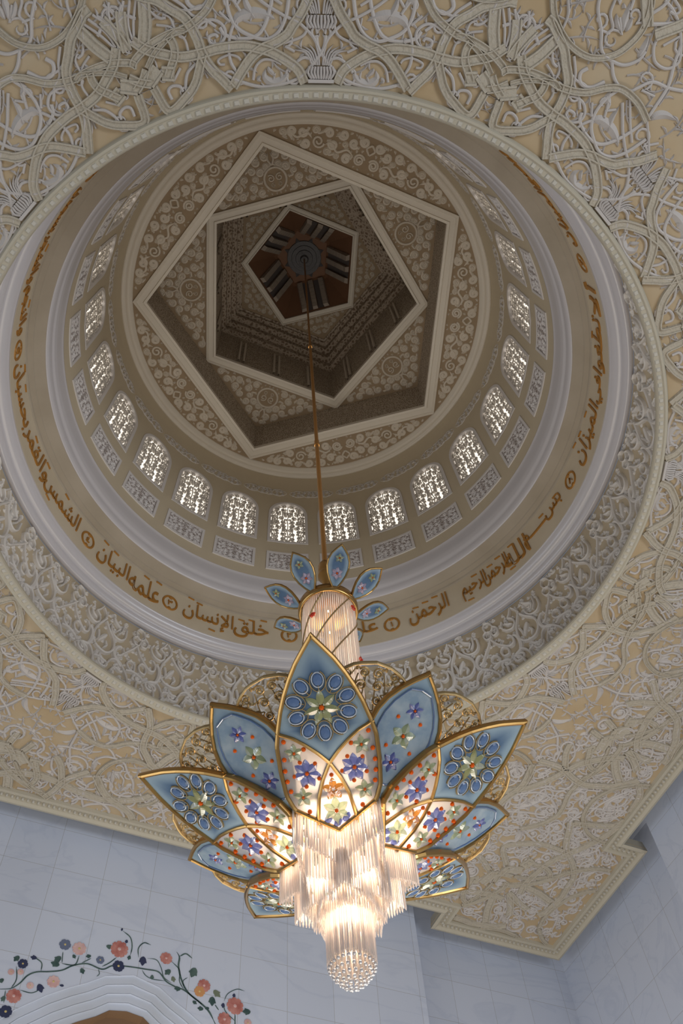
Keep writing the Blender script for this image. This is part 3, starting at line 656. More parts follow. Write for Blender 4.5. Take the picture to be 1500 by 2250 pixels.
# ---- pierced drum of the dome: wall with arched window openings
WH0, WH1, WHS = 3.128, 3.442, 3.335         # sill, crown, spring of the arch
WHALF = 5.15                                 # half width in degrees
def win_half(v, grow=0.0):
    """half width of the opening in degrees at height v"""
    g = grow / (.8 * pi / 180)
    if v < WH0 - grow or v > WH1 + grow: return 0
    if v <= WHS: return WHALF + g
    t = (v - WHS) / (WH1 + grow - WHS)
    return (WHALF + g) * sqrt(max(0, 1 - t ** 2.3))
vlist = [2.866, 2.95, 3.05, WH0 - .004, WH0] + [WH0 + (WHS - WH0) * i / 6 for i in range(1, 7)] + [WHS + (WH1 - WHS) * i / 12 for i in range(1, 13)] + [WH1 + .002, 3.50, 3.56, 3.60, 3.63, 3.66]
mb = MB()
for k in range(NW):
    c = WA0 + 15 * k
    for i in range(len(vlist) - 1):
        v0, v1 = vlist[i], vlist[i + 1]
        a, b = (win_half(v0), win_half(v1)) if v0 >= WH0 and v1 <= WH1 + 1e-9 else (0, 0)
        for sg in (1, -1):
            q = []
            for j in range(4):
                f = j / 3
                q += [WC(RP(v0), c + sg * (a + (7.5 - a) * f), v0), WC(RP(v1), c + sg * (b + (7.5 - b) * f), v1)]
            mb.add(q, [(0, 1, 3, 2), (2, 3, 5, 4), (4, 5, 7, 6)])
dome = mb.build('wall_dome', M['dome_wall'], smooth=False); dome['kind'] = 'structure'

# windows: reveal frame, carved lattice, bright pane
def map_win(u, v, h): return WC(RP(v) + .010 - h, u / (.8 * pi / 180), v)
def win_outline(grow):
    P = [(-WHALF - grow / (.8 * pi / 180), WH0 - grow)]
    N_ = 16; W2 = WHALF + grow / (.8 * pi / 180)
    for i in range(1, 4): P.append((-W2, WH0 - grow + (WHS - WH0 + grow) * i / 3))
    for i in range(1, N_):
        a = pi * i / N_; x = -W2 * cos(a); y = WHS + (WH1 + grow - WHS) * (abs(sin(a)) ** (1 / 1.15)); P.append((x, y))
    for i in range(3, -1, -1): P.append((W2, WH0 - grow + (WHS - WH0 + grow) * i / 3))
    P.append((0, WH0 - grow)); P.append(P[0])
    return P
u_ = .8 * pi / 180
fr = MB()
o0, o1 = win_outline(0), win_outline(.0115)
vs = []
for (a, v), (a1_, v1) in zip(o0, o1):
    vs += [WC(RP(v) + .022, a, v), WC(RP(v) - .003, a, v), WC(RP(v1) - .003, a1_, v1), WC(RP(v1), a1_, v1)]
m = len(o0)
fr.add(vs, [(4 * i + j, 4 * (i + 1) + j, 4 * (i + 1) + j + 1, 4 * i + j + 1) for i in range(m - 1) for j in range(3)])
la = MB(); rw = random.Random(3)
def in_win(u, v, R): 
    hw = min(win_half(v + R * .6), win_half(v)) * u_
    return abs(u) < hw - R * .4 and WH0 + R * .5 < v < WH1 - R * .6
half = lambda u, v, R: u >= R * .75 and in_win(u, v, R)
tmp = MB()
class Rec:
    def __init__(s): s.c = []
rec = []
placed = []
for R in (.013, .010, .0078, .006):
    for _ in range(1500):
        u = rw.uniform(0, .075); v = rw.uniform(WH0, WH1)
        if not half(u, v, R) or any(hypot(u - a, v - b) < (R + r) * .98 for a, b, r in placed): continue
        placed.append((u, v, R))
for u, v, R in placed:
    a0 = rw.uniform(0, 6.28)
    for s in (1, -1):
        sp = [(s * x, y) for x, y in spiral_pts(u, v, R, a0, 1.0 if R < .012 else 1.4, 1, 10 if R < .012 else 16)]
        ribbon(la, sp, .0048, .004, map_win, FLAT)
        if R > .009: blob(la, s * u, v, R * .26, .004, map_win, 5)
for i in range(-3, 4):
    u = i * .022
    hi = WH1 - .012 - abs(i) * .012
    ribbon(la, [(u + .0025 * sin(j * 2.4), WH0 + (hi - WH0) * j / 10) for j in range(11)], .0042, .0045, map_win, FLAT)
lat_o = None
pn = MB()
def pane_grid(mbx, grow, dr):
    rows = [WH0 - grow + (WH1 - WH0 + 2 * grow) * i / 12 for i in range(13)]
    vs = []
    for v in rows:
        hw = max(win_half(min(max(v, WH0), WH1 - .002)), .5) 
        for j in range(5): vs.append(WC(RP(v) + dr, -hw + 2 * hw * j / 4, v))
    mbx.add(vs, [(i * 5 + j, i * 5 + j + 1, (i + 1) * 5 + j + 1, (i + 1) * 5 + j) for i in range(12) for j in range(4)])
pane_grid(pn, 0, .018)
w0 = empty('window_1'); w0['kind'] = 'structure'
fr.build('window_frame', M['panel_frame'], w0); la.build('window_lattice', M['lattice'], w0); pn.build('window_pane', M['pane'], w0, label='bright glass pane')
wins = []
for k in range(NW):
    o = w0 if k == 0 else dup(w0)
    o.name = 'window_%d' % (k + 1)
    o.rotation_euler = (0, 0, radians(WA0 + 15 * k))
# carved rectangular panels under the windows
pf = MB(); pi_ = MB()
PH0, PH1, PA = 2.925, 3.045, 5.9
def rect_ring(mbx, a, b, v0, v1, w, dr):
    wa = w / u_
    A = [(-a, v0), (a, v0), (a, v1), (-a, v1)]; B = [(-a + wa, v0 + w), (a - wa, v0 + w), (a - wa, v1 - w), (-a + wa, v1 - w)]
    for i in range(4):
        j = (i + 1) % 4
        q = []
        for t in range(7):
            f = t / 6
            x0 = A[i][0] + (A[j][0] - A[i][0]) * f; y0 = A[i][1] + (A[j][1] - A[i][1]) * f
            x1 = B[i][0] + (B[j][0] - B[i][0]) * f; y1 = B[i][1] + (B[j][1] - B[i][1]) * f
            q += [WC(RP(y0), x0, y0), WC(RP(y0) - dr, x0, y0), WC(RP(y1) - dr, x1, y1), WC(RP(y1), x1, y1)]
        mbx.add(q, [(4 * t + s, 4 * t + 4 + s, 4 * t + 5 + s, 4 * t + 1 + s) for t in range(6) for s in range(3)])
rect_ring(pf, PA, 0, PH0, PH1, .010, .004)
vs = []
for j in range(7):
    a = -PA + .75 + 2 * (PA - .75) * j / 6
    vs += [WC(RP(PH0) - .0012, a, PH0 + .01), WC(RP(PH1) - .0012, a, PH1 - .01)]
pi_.add(vs, [(2 * j, 2 * j + 2, 2 * j + 3, 2 * j + 1) for j in range(6)])
rw = random.Random(11)
prl = MB()
def map_pan(u, v, h): return WC(RP(v) - .0012 - h, u / u_, v)
for s in (1, -1):
    rr = random.Random(5)
    sub = MB()
    scroll_fill(sub, lambda u, v, h: map_pan(s * u, v, h), lambda u, v, R: R < u < .073 - R and PH0 + .01 + R < v < PH1 - .01 - R, (0, .073, PH0, PH1), (.0105, .008, .006, .0045), rr, .0040, .0028, 500)
    prl.add(sub.v, sub.f)
p0 = pf.build('panel_frame', M['panel_frame'], dome)
pi_.build('panel_infill', M['panel_fill'], p0); prl.build('panel_scrollwork', M['panel_frame'], p0)
for k in range(NW):
    o = p0 if k == 0 else dup(p0, dome)
    o.rotation_euler = (0, 0, radians(WA0 + 15 * k))
# frieze of cartouches above the windows
cf = MB()
def map_fr(u, v, h): return WC(RP(v) - h, u / u_, v)
FV = 3.527
for s in (1, -1):
    for t in (1, -1):
        P = [(0, .021), (.018, .024), (.034, .017), (.05, .023), (.068, .024), (.082, .016), (.094, .010), (.1, 0)]
        ribbon(cf, smooth_pts([(s * (a * .98), FV + t * b) for a, b in P], 4), .004, .003, map_fr, TRI)
rr = random.Random(9)
scroll_fill(cf, map_fr, lambda u, v, R: abs(u) < .090 - R and abs(v - FV) < .022 - R * .8, (-.1, .1, FV - .03, FV + .03), (.010, .008, .006, .0045), rr, .0050, .005, 500)
c0 = cf.build('frieze_cartouche', M['cartouche'], dome); c0['label'] = 'greyish carved cartouche with small scrolls'
for k in range(NW):
    o = c0 if k == 0 else dup(c0, dome)
    o.rotation_euler = (0, 0, radians(WA0 + 7.5 + 15 * k))

# ---- star vault
PA_ = -1.3; PB_ = PA_ - 36
L0, L1, L2, L3 = 3.668, 3.910, 4.490, 4.700
mb = MB(); lathe(mb, [(.779, 3.70), (.764, 3.690), (.764, 3.650), (.761, 3.645), (.755, 3.642), (.749, 3.645), (.747, 3.650), (.741, 3.647), (.733, 3.645), (.726, 3.648), (.7235, 3.655), (.718, 3.657), (.716, 3.670)], 240)
tr = mb.build('trim_6', M['star_frame'], smooth=True); tr['kind'] = 'structure'
vp = [PA_ + 72 * k for k in range(5)]; vb = [PB_ + 72 * k for k in range(5)]
mb = MB()
polar_sheet(mb, pent_r(.66, PA_), lambda t: .72, L0, vp)
polar_sheet(mb, pent_r(.488, PB_), pent_r(.6605, PA_), L1, vp + vb)
polar_sheet(mb, pent_r(.28, PA_), pent_r(.385, PB_), L2, vp + vb)
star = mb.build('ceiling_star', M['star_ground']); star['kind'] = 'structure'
# carved upright walls between the levels
mb = MB(); polar_sheet(mb, pent_r(.6615, PA_), pent_r(.6605, PA_), L0 - .004, vp, 360, L1)
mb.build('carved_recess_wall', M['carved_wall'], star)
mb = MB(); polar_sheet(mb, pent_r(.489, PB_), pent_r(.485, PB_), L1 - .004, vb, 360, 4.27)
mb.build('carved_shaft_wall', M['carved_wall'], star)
mb = MB()
st = [(.485, 4.27), (.462, 4.29), (.462, 4.335), (.438, 4.355), (.438, 4.40), (.412, 4.415), (.412, 4.455), (.392, 4.465), (.392, 4.480), (.380, 4.482), (.380, 4.492)]
for (r0, h0), (r1, h1) in zip(st, st[1:]): polar_sheet(mb, pent_r(r0, PB_), pent_r(r1, PB_), h0, vb, 360, h1)
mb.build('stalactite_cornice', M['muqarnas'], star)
# flutes hanging on the shaft corners and mid walls
mb = MB()
for k in range(5):
    for f in (-.30, 0.0, .30):
        R = .484; a1, a2 = radians(PB_ + 72 * k), radians(PB_ + 72 * (k + 1))
        p1 = Vector((R * cos(a1), R * sin(a1))); p2 = Vector((R * cos(a2), R * sin(a2))); c = (p1 + p2) / 2 + (p2 - p1) * f; t = (p2 - p1).normalized(); nn = Vector((-t.y, t.x))
        for q in (-1, 1):
            d = c + t * q * .012
            pts_ = [(d + t * x + nn * y) for x, y in ((-.006, 0), (-.004, .008), (.004, .008), (.006, 0))]
            mb.add([WP(p.x, p.y, 3.93) for p in pts_] + [WP(p.x, p.y, 4.20) for p in pts_], [(0, 1, 5, 4), (1, 2, 6, 5), (2, 3, 7, 6)])
mb.build('shaft_pilaster', M['star_rib'], star)
# pentagon frames
def pent_frame(Ro, Ri, ph, h, dz, nm):
    mb = MB(); vv = [ph + 72 * k for k in range(5)]
    steps = [(Ro, 0), (Ro - .001, -dz), (Ro - (Ro - Ri) * .22, -dz * 1.15), (Ro - (Ro - Ri) * .28, -dz * .7), (Ri + (Ro - Ri) * .28, -dz * .7), (Ri + (Ro - Ri) * .22, -dz * 1.15), (Ri, -dz), (Ri, .012)]
    for (r0, h0), (r1, h1) in zip(steps, steps[1:]): polar_sheet(mb, pent_r(r0, ph), pent_r(r1, ph), h + h0, vv, 5 * 8, h + h1)
    return mb.build(nm, M['star_frame'], star)
pent_frame(.717, .660, PA_, L0, .011, 'pentagon_frame')
pent_frame(.541, .488, PB_, L1, .012, 'pentagon_frame')
pent_frame(.315, .280, PA_, L2, .012, 'pentagon_frame')
mb = MB()
for R, h in ((.405, L2 - .002), (.388, L2 - .006)): pass
# relief of the segments between circle and pentagon, mirrored about their middle
def sym_fill(dirs, h, inside, box, radii, seed, w, hg, nm, extra=None, M_=None):
    for k, dd in enumerate(dirs):
        mb = MB()
        cd, sd = cos(radians(dd)), sin(radians(dd))
        for s in (1, -1):
            rr = random.Random(seed)
            mp = lambda u, v, z, s=s: WP((v * cd - s * u * sd), (v * sd + s * u * cd), h - z)
            scroll_fill(mb, mp, inside, box, radii, rr, w, hg, 500)
            if extra: extra(mb, mp)
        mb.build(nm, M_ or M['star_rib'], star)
        if False: break
apo = lambda R: R * cos(radians(36))
def in_seg(u, v, R): return u > R * .85 and v > apo(.722) + R * .95 and hypot(u, v) < .714 - R * .9
def ex_seg(mb, mp):
    ribbon(mb, spiral_pts(.030, .622, .022, pi * .9, 2.0, -1, 26), .0095, .006, mp, ROUND)
    ribbon(mb, smooth_pts([(0, .690), (.016, .672), (0, .652)], 5), .009, .007, mp, ROUND)
    ribbon(mb, smooth_pts([(.052, .622), (.085, .640), (.12, .618), (.15, .640), (.175, .625)], 5), .010, .006, mp, ROUND, fade2)
    ribbon(mb, spiral_pts(.20, .628, .024, pi, 1.5, 1, 22), .009, .006, mp, ROUND)
    ribbon(mb, smooth_pts([(.225, .628), (.25, .64), (.28, .612), (.31, .618)], 5), .010, .006, mp, ROUND, fade2)
def in_seg2(u, v, R):
    if not in_seg(u, v, R): return False
    for a, b, r in ((.030, .622, .026), (.20, .628, .028), (0, .671, .02), (.1, .63, .012)):
        if hypot(u - a, v - b) < r + R * .8: return False
    return True
sym_fill([PA_ + 36 + 72 * k for k in range(5)], L0, in_seg2, (0, .42, .56, .72), (.020, .0145, .0105, .0078, .006), 21, .0140, .005, 'segment_arabesque', ex_seg)
def in_tri(u, v, R): return u > R * .8 and v > apo(.545) + R and u < (.655 - v) * 1.376 - R * 1.5 and hypot(u, v - .505) > .048 + R * .9
def ex_tri(mb, mp):
    ribbon(mb, [(.046 * sin(a), .505 + .046 * cos(a)) for a in [pi * i / 14 for i in range(15)]], .010, .006, mp, ROUND)
    ribbon(mb, smooth_pts([(0, .56), (.012, .585), (.004, .61)], 4), .009, .006, mp, ROUND, fade)
    ribbon(mb, spiral_pts(.018, .510, .016, 1.0, 1.3, 1, 14), .006, .005, mp, ROUND)
    ribbon(mb, spiral_pts(.014, .484, .010, 2.0, 1.2, -1, 12), .005, .005, mp, TRI)
sym_fill([PA_ + 72 * k for k in range(5)], L1, in_tri, (0, .33, .42, .65), (.018, .0135, .010, .0078, .006), 33, .0125, .005, 'triangle_arabesque', ex_tri)
def in_t2(u, v, R): return u > R * .8 and v > apo(.317) + R and u < (.372 - v) * 1.376 - R * 1.3
sym_fill([PB_ + 72 * k for k in range(5)], L2, in_t2, (0, .2, .24, .38), (.014, .011, .008, .006), 44, .0080, .005, 'crown_arabesque')

# ---- lantern: sloping bays with banded pillars, brown pentagon and dark rosette
mb = MB(); polar_sheet(mb, pent_r(.282, PA_), pent_r(.146, PA_), L2, vp, 5 * 12, L3)
lant = mb.build('ceiling_lantern', M['lantern_brown']); lant['kind'] = 'structure'
mb = MB(); polar_sheet(mb, lambda t: .0, pent_r(.147, PA_), L3, vp, 5 * 12)
mb.build('lantern_cap', M['lantern_brown'], lant)
mb = MB(); 
for (r0, h0), (r1, h1) in (((.155, L3 - .016), (.140, L3 - .002)), ((.140, L3 - .002), (.138, L3 + .001))): polar_sheet(mb, pent_r(r0, PA_), pent_r(r1, PA_), h0, vp, 60, h1)
mb.build('lantern_cap_rim', M['lantern_brown'], lant)
for k in range(5):
    a1, a2 = radians(PA_ + 72 * k), radians(PA_ + 72 * (k + 1))
    def P3(f, t, lift=0.0):
        R = .282 + (.146 - .282) * t
        p1 = Vector((R * cos(a1), R * sin(a1))); p2 = Vector((R * cos(a2), R * sin(a2)))
        c = (p1 + p2) / 2 + (p2 - p1).normalized() * f
        c = c * (1 - lift)
        return Vector(WP(c.x, c.y, L2 + (L3 - L2) * t - lift * .1))
    for f in (-.060, 0, .060):
        for s in range(7):
            mb = MB() if s == 0 else mb
            t0, t1 = .04 + s * .13, .04 + s * .13 + .115
            w_ = .0135
            q = [P3(f + sx * w_, t, l) for t in (t0, t1) for l in (0.02, .10) for sx in (-1, 1)]
            mb.add(q, [(2, 3, 7, 6), (0, 2, 6, 4), (1, 3, 7, 5), (0, 1, 3, 2), (4, 5, 7, 6)])
        mb.build('lantern_pillar', M['lantern_pillar'], lant)
    for f in (-.030, .030):
        mb = MB()
        q = [P3(f + sx * .0145, t, .015) for t in (.05, .95) for sx in (-1, 1)]
        mb.add(q, [(0, 1, 3, 2)]); mb.build('lantern_pane', M['lantern_dark'], lant)

# ---- marble walls below the ceiling
DW = .07
def uv_quad(mbx, corners, uvs): 
    mbx.add(corners, [(0, 1, 2, 3)]); mbx.uv = (mbx.uv or []) + uvs
def build_uv(mbx, name, m, parent=None):
    o = mbx.build(name, m, parent)
    l = o.data.uv_layers.new(name='UVMap')
    for i, uv in enumerate(mbx.uv): l.data[i].uv = uv
    return o
TOPW = HC + .16
XL = XW + DW          # 1.49: the wall with the inlaid arch
def wall_strip(name, pts_, u0=0.0, vo=0.0):
    mbx = MB(); acc = u0
    for (xa, ya), (xb, yb) in zip(pts_, pts_[1:]):
        L = hypot(xb - xa, yb - ya)
        zt = Z0 + TOPW * D
        uv_quad(mbx, [(xa * D, ya * D, 0), (xb * D, yb * D, 0), (xb * D, yb * D, zt), (xa * D, ya * D, zt)],
                [(acc * D, 0 - vo), ((acc + L) * D, 0 - vo), ((acc + L) * D, zt - vo), (acc * D, zt - vo)])
        acc += L
    o = build_uv(mbx, name, M['marble']); o['kind'] = 'structure'
    return o
VO = (Z0 + 1.812 * D) % (.150 * D)
# arch of the left wall: outline of the opening and of its mouldings
YC_ = -.036
def arch_curve(off):
    """(dy, h) from the apex outwards, off = distance beyond the opening edge"""
    base = [(0, 1.576), (.048, 1.569), (.082, 1.5445), (.128, 1.520), (.176, 1.490), (.24, 1.44), (.30, 1.375), (.35, 1.29), (.385, 1.18), (.40, 1.05), (.40, .5), (.40, -.2)]
    out = []
    for i, (a, h) in enumerate(base):
        p = base[max(0, i - 1)]; q = base[min(len(base) - 1, i + 1)]
        tx, ty = q[0] - p[0], q[1] - p[1]; L = hypot(tx, ty)
        nx, ny = -ty / L, tx / L
        if i == 0: out.append((0, h + off * 1.08)); continue
        out.append((a + nx * off, h + ny * off))
    return out
def arch_full(off):
    c = arch_curve(off)
    return [(YC_ - a, h) for a, h in c[::-1]] + [(YC_ + a, h) for a, h in c[1:]]
def hole(y, off):
    c = arch_curve(off); d = abs(y - YC_)
    for (a, h), (b, g) in zip(c, c[1:]):
        if a <= d <= b + 1e-9 and b > a: return h + (g - h) * (d - a) / (b - a)
    return -.2
mbx = MB()
OUTO = .088
ys = sorted(set([-.995, 1.2, YC_] + [YC_ + s * a for s in (1, -1) for a, h in arch_curve(OUTO)] + [YC_ + s * (.02 * i) for s in (1, -1) for i in range(1, 24)]))
ys = [y for y in ys if -.995 <= y <= 1.2]
for y0, y1 in zip(ys, ys[1:]):
    h0, h1 = max(-.2, hole(y0 + 1e-7, OUTO)), max(-.2, hole(y1 - 1e-7, OUTO))
    uo = .42
    uv_quad(mbx, [WP(XL, y0, h0), WP(XL, y1, h1), WP(XL, y1, TOPW), WP(XL, y0, TOPW)],
            [((y0 - .4205 + 1.55) * D, Z0 + h0 * D - VO), ((y1 - .4205 + 1.55) * D, Z0 + h1 * D - VO), ((y1 - .4205 + 1.55) * D, Z0 + TOPW * D - VO), ((y0 - .4205 + 1.55) * D, Z0 + TOPW * D - VO)])
wl_ = build_uv(mbx, 'wall_left', M['marble']); wl_['kind'] = 'structure'
# stepped arch mouldings
for i in range(4):
    o_out, o_in = OUTO - i * .0225, OUTO - (i + 1) * .0225
    if i == 3: o_in = 0
    x0 = XL + i * .006
    A, B = arch_full(o_out), arch_full(o_in + .0015)
    mbx = MB(); vs = []
    for (ya, ha), (yb, hb) in zip(A, B):
        vs += [WP(x0 - .001, ya, ha), WP(x0 + .004, ya, ha), WP(x0 + .004, yb, hb), WP(x0 + .010, yb, hb)]
    mbx.add(vs, [(4 * j + k, 4 * (j + 1) + k, 4 * (j + 1) + k + 1, 4 * j + k + 1) for j in range(len(A) - 1) for k in range(3)])
    mbx.build('arch_moulding', M['marble_plain'], wl_)
mbx = MB(); A = arch_full(0.0); vs = []
for y, h in A: vs += [WP(XL + .02, y, h), WP(XL + .055, y, h), WP(XL + .055, y * .93 + YC_ * .07, h - .03), WP(XL + .30, y * .93 + YC_ * .07, h - .03)]
mbx.add(vs, [(4 * j + k, 4 * (j + 1) + k, 4 * (j + 1) + k + 1, 4 * j + k + 1) for j in range(len(A) - 1) for k in range(3)])
mbx.build('arch_soffit', M['opening_wood'], wl_)
# inlaid flowers
def map_w(u, v, h): return WP(XL - .0008 - h, u, v)
for w, P in INLAY_VINES:
    mbx = MB(); ribbon(mbx, smooth_pts(P, 6), w * 1.0, .0006, map_w, FLAT, fade2); mbx.build('inlaid_vine', M['in_green'], wl_)
for kind, y, h, r in INLAY_FLOWERS:
    mbx = MB(); n_ = 9 if kind in ('red', 'pink') else 6
    for q in range(n_):
        a = 2 * pi * q / n_; P = [(y + r * .15 * cos(a), h + r * .15 * sin(a)), (y + r * .6 * cos(a), h + r * .6 * sin(a)), (y + r * cos(a), h + r * sin(a))]
        ribbon(mbx, smooth_pts(P, 3), r * (.72 if n_ == 9 else 1.0), .0010, map_w, FLAT, lambda t: .35 + .65 * sin(pi * min(1, t * .8 + .1)))
    blob(mbx, y, h, r * .62, .0012, map_w, 12)
    f_ = mbx.build('inlaid_flower', M['in_' + kind], wl_, label={'red': 'red', 'pink': 'pale pink', 'orange': 'orange', 'navy': 'dark navy', 'slate': 'slate blue'}[kind] + ' inlaid flower')
    mbx = MB(); blob(mbx, y, h, r * .26, .0020, map_w, 8); mbx.build('flower_centre', M['in_yellow'] if kind in ('navy', 'orange') else M['in_pink'] if kind == 'red' else M['in_yellow'], f_)
for kind, y, h, r, t in INLAY_LEAVES:
    mbx = MB(); a = radians(-t) + .15
    for da, s in ((0, 1.0), (.9, .75), (-.9, .75)) if r > .008 else ((0, 1.0),):
        c, s_ = cos(a + da), sin(a + da)
        P = [(y - r * .5 * cos(a), h - r * .5 * sin(a)), (y + r * .2 * c, h + r * .2 * s_), (y + r * s * c, h + r * s * s_)]
        ribbon(mbx, smooth_pts(P, 4), r * .95 * s, .0008, map_w, FLAT, teardrop)
    mbx.build('inlaid_leaf', M['in_' + kind], wl_)

# corner block walls and right wall
wc = wall_strip('wall_corner', [(XL, -(JY - DW)), (XK + DW, -(JY - DW)), (XK + DW, -(YK + DW)), (JX - DW, -(YK + DW)), (JX - DW, -(YW + DW))], 0.06, VO)
wr = wall_strip('wall_right', [(JX - DW, -(YW + DW)), (-1.2, -(YW + DW))], 0.02, VO)
# underside closing the gap between the ceiling edge and the walls
mbx = MB()
out = offset_poly(plan_poly, -.11)
vs = [WP(x, y, HC + .15) for x, y in plan_poly] + [WP(x, y, HC + .15) for x, y in out]
mbx.add(vs, [(i, (i + 1) % n, n + (i + 1) % n, n + i) for i in range(n)])
tr = mbx.build('trim_7', M['marble_plain']); tr['kind'] = 'structure'

# ================================================================== LETTERING ON THE BAND
AR = {}
def reg(ch, base, n=4): AR[ch] = (base, n)
for ch, b, n_ in (('\u0627', 0xFE8D, 2), ('\u0623', 0xFE83, 2), ('\u0625', 0xFE87, 2), ('\u0628', 0xFE8F, 4), ('\u062A', 0xFE95, 4), ('\u062C', 0xFE9D, 4), ('\u062D', 0xFEA1, 4), ('\u062E', 0xFEA5, 4),
                  ('\u062F', 0xFEA9, 2), ('\u0631', 0xFEAD, 2), ('\u0632', 0xFEAF, 2), ('\u0633', 0xFEB1, 4), ('\u0634', 0xFEB5, 4), ('\u0636', 0xFEBD, 4), ('\u0637', 0xFEC1, 4), ('\u0639', 0xFEC9, 4), ('\u063A', 0xFECD, 4),
                  ('\u0641', 0xFED1, 4), ('\u0642', 0xFED5, 4), ('\u0644', 0xFEDD, 4), ('\u0645', 0xFEE1, 4), ('\u0646', 0xFEE5, 4), ('\u0647', 0xFEE9, 4), ('\u0648', 0xFEED, 2), ('\u064A', 0xFEF1, 4)):
    reg(ch, b, n_)
def shape(word):
    """isolated / final / initial / medial presentation forms, left to right"""
    w2 = word.replace('\u0644\u0625', '\uFEF9').replace('\u0644\u0627', '\uFEFB')
    out = []
    L = list(w2)
    for i, ch in enumerate(L):
        prev = L[i - 1] if i else None; nxt = L[i + 1] if i + 1 < len(L) else None
        joins_prev = prev in AR and AR[prev][1] == 4
        if ch in ('\uFEF9', '\uFEFB'):
            out.append(chr(ord(ch) + (1 if joins_prev else 0))); continue
        if ch == '\u0640': out.append(ch); continue
        if ch not in AR: out.append(ch); continue
        base, n_ = AR[ch]
        joins_next = n_ == 4 and (nxt in AR or nxt in ('\uFEF9', '\uFEFB'))
        k = (3 if joins_prev else 2) if joins_next else (1 if joins_prev else 0)
        out.append(chr(base + k))
    return ''.join(out[::-1])

def text_mesh(body, bold=0.018):
    c = bpy.data.curves.new('t', 'FONT'); c.body = body; c.offset = bold; c.extrude = 0.5; c.resolution_u = 4
    o = bpy.data.objects.new('t', c); COL.objects.link(o)
    bpy.context.view_layer.update()
    dg = bpy.context.evaluated_depsgraph_get()
    me = o.evaluated_get(dg).to_mesh()
    V = [tuple(v.co) for v in me.vertices]; F = [tuple(p.vertices) for p in me.polygons]
    o.evaluated_get(dg).to_mesh_clear()
    bpy.data.objects.remove(o); bpy.data.curves.remove(c)
    return V, F
RB = .9005
def place_text(body, az_r, az_l, v0, v1, name, bold=0.002, raw=False, marks=()):
    V, F = text_mesh(body if raw else shape(body), bold)
    if not V: return None
    x0 = min(v[0] for v in V); x1 = max(v[0] for v in V); y0 = min(v[1] for v in V); y1 = max(v[1] for v in V)
    mb = MB()
    def mp(x, y, z):
        f = (x - x0) / (x1 - x0)
        return WC(RB - (.0045 if z > 0 else -.001), az_l + (az_r - az_l) * f, v0 + (v1 - v0) * (y - y0) / (y1 - y0))
    mb.add([mp(*v) for v in V], F)
    # short slanted vowel strokes written over and under the letters
    K = pi / 180 * RB
    for fx, vy in marks:
        a = az_l + (az_r - az_l) * fx
        ribbon(mb, [((a - .75) , vy - .002), (a, vy), ((a + .75), vy + .002)], .0042, .0045, lambda u, v, h: WC(RB - h, u, v), FLAT)
    return mb.build(name, M['gold_script'], band)
def medallion(az, digit):
    mb = MB(); vc = 2.630; K = pi / 180 * RB
    mp = lambda u, v, h: WC(RB - h, az + u / K, v)
    ribbon(mb, [(.0265 * cos(2 * pi * i / 32), vc + .037 * sin(2 * pi * i / 32)) for i in range(33)], .0085, .0045, mp, ROUND)
    for v in (-.031, .031): blob(mb, 0, vc + v, .0085, .005, mp, 8)
    V, F = text_mesh(digit, .01)
    x0 = min(v[0] for v in V); x1 = max(v[0] for v in V); y0 = min(v[1] for v in V); y1 = max(v[1] for v in V)
    s = .026 / (y1 - y0)
    mb.add([mp((-(v[0] - (x0 + x1) / 2)) * s, vc + (v[1] - (y0 + y1) / 2) * s, .0045 if v[2] > 0 else -.001) for v in V], F)
    mb.build('verse_medallion', M['gold_script'], band)
B0, B1 = 2.578, 2.690
place_text('\u0628\u0633\u0640\u0640\u0640\u0640\u0640\u0645', -90, -76.5, 2.588, 2.668, 'inscription_word', marks=((.9, 2.672), (.5, 2.67)))
place_text('\u0627\u0644\u0644\u0647', -77.5, -70.3, B0, B1, 'inscription_word', marks=((.4, 2.694), (.2, 2.572)))
place_text('\u0627\u0644\u0631\u062D\u0645\u0646', -71.3, -64.2, B0, B1, 'inscription_word', marks=((.7, 2.69), (.35, 2.68)))
place_text('\u0627\u0644\u0631\u062D\u064A\u0645', -65.0, -58.4, B0, B1, 'inscription_word', marks=((.6, 2.69), (.25, 2.572)))
place_text('\u0627\u0644\u0631\u062D\u0645\u0646', -54.8, -45, B0, B1 + .006, 'inscription_word', marks=((.7, 2.696), (.45, 2.69), (.2, 2.68)))
place_text('\u0639\u0644\u0645', -37.5, -30.5, B0, B1, 'inscription_word')
place_text('\u0627\u0644\u0642\u0631\u0627\u0646', -30, -20.5, B0, B1, 'inscription_word')
place_text('\u062E\u0644\u0642', -12.2, -4.2, B0, B1, 'inscription_word', marks=((.85, 2.70), (.5, 2.69), (.2, 2.68)))
place_text('\u0627\u0644\u0625\u0646\u0633\u0627\u0646', -4.0, 8.0, B0, B1, 'inscription_word', marks=((.3, 2.70), (.12, 2.712), (.6, 2.572)))
place_text('\u0639\u0644\u0645\u0647', 14.0, 22.0, B0, B1 - .004, 'inscription_word', marks=((.9, 2.705), (.5, 2.695)))
place_text('\u0627\u0644\u0628\u064A\u0627\u0646', 22.3, 31.2, B0, B1, 'inscription_word', marks=((.5, 2.70), (.15, 2.708)))
place_text('\u0627\u0644\u0634\u0645\u0633', 37.8, 50.5, B0, B1, 'inscription_word', marks=((.55, 2.70), (.2, 2.572)))
place_text('\u0648\u0627\u0644\u0642\u0645\u0631', 50.5, 62.0, B0, B1, 'inscription_word', marks=((.9, 2.69), (.35, 2.68)))
place_text('\u0628\u062D\u0633\u0628\u0627\u0646', 62.3, 75.4, B0, B1, 'inscription_word', marks=((.5, 2.69), (.2, 2.70)))
place_text('\u0648\u0627\u0644\u0646\u062C\u0645', 81, 91, B0, B1, 'inscription_word', marks=((.5, 2.70),))
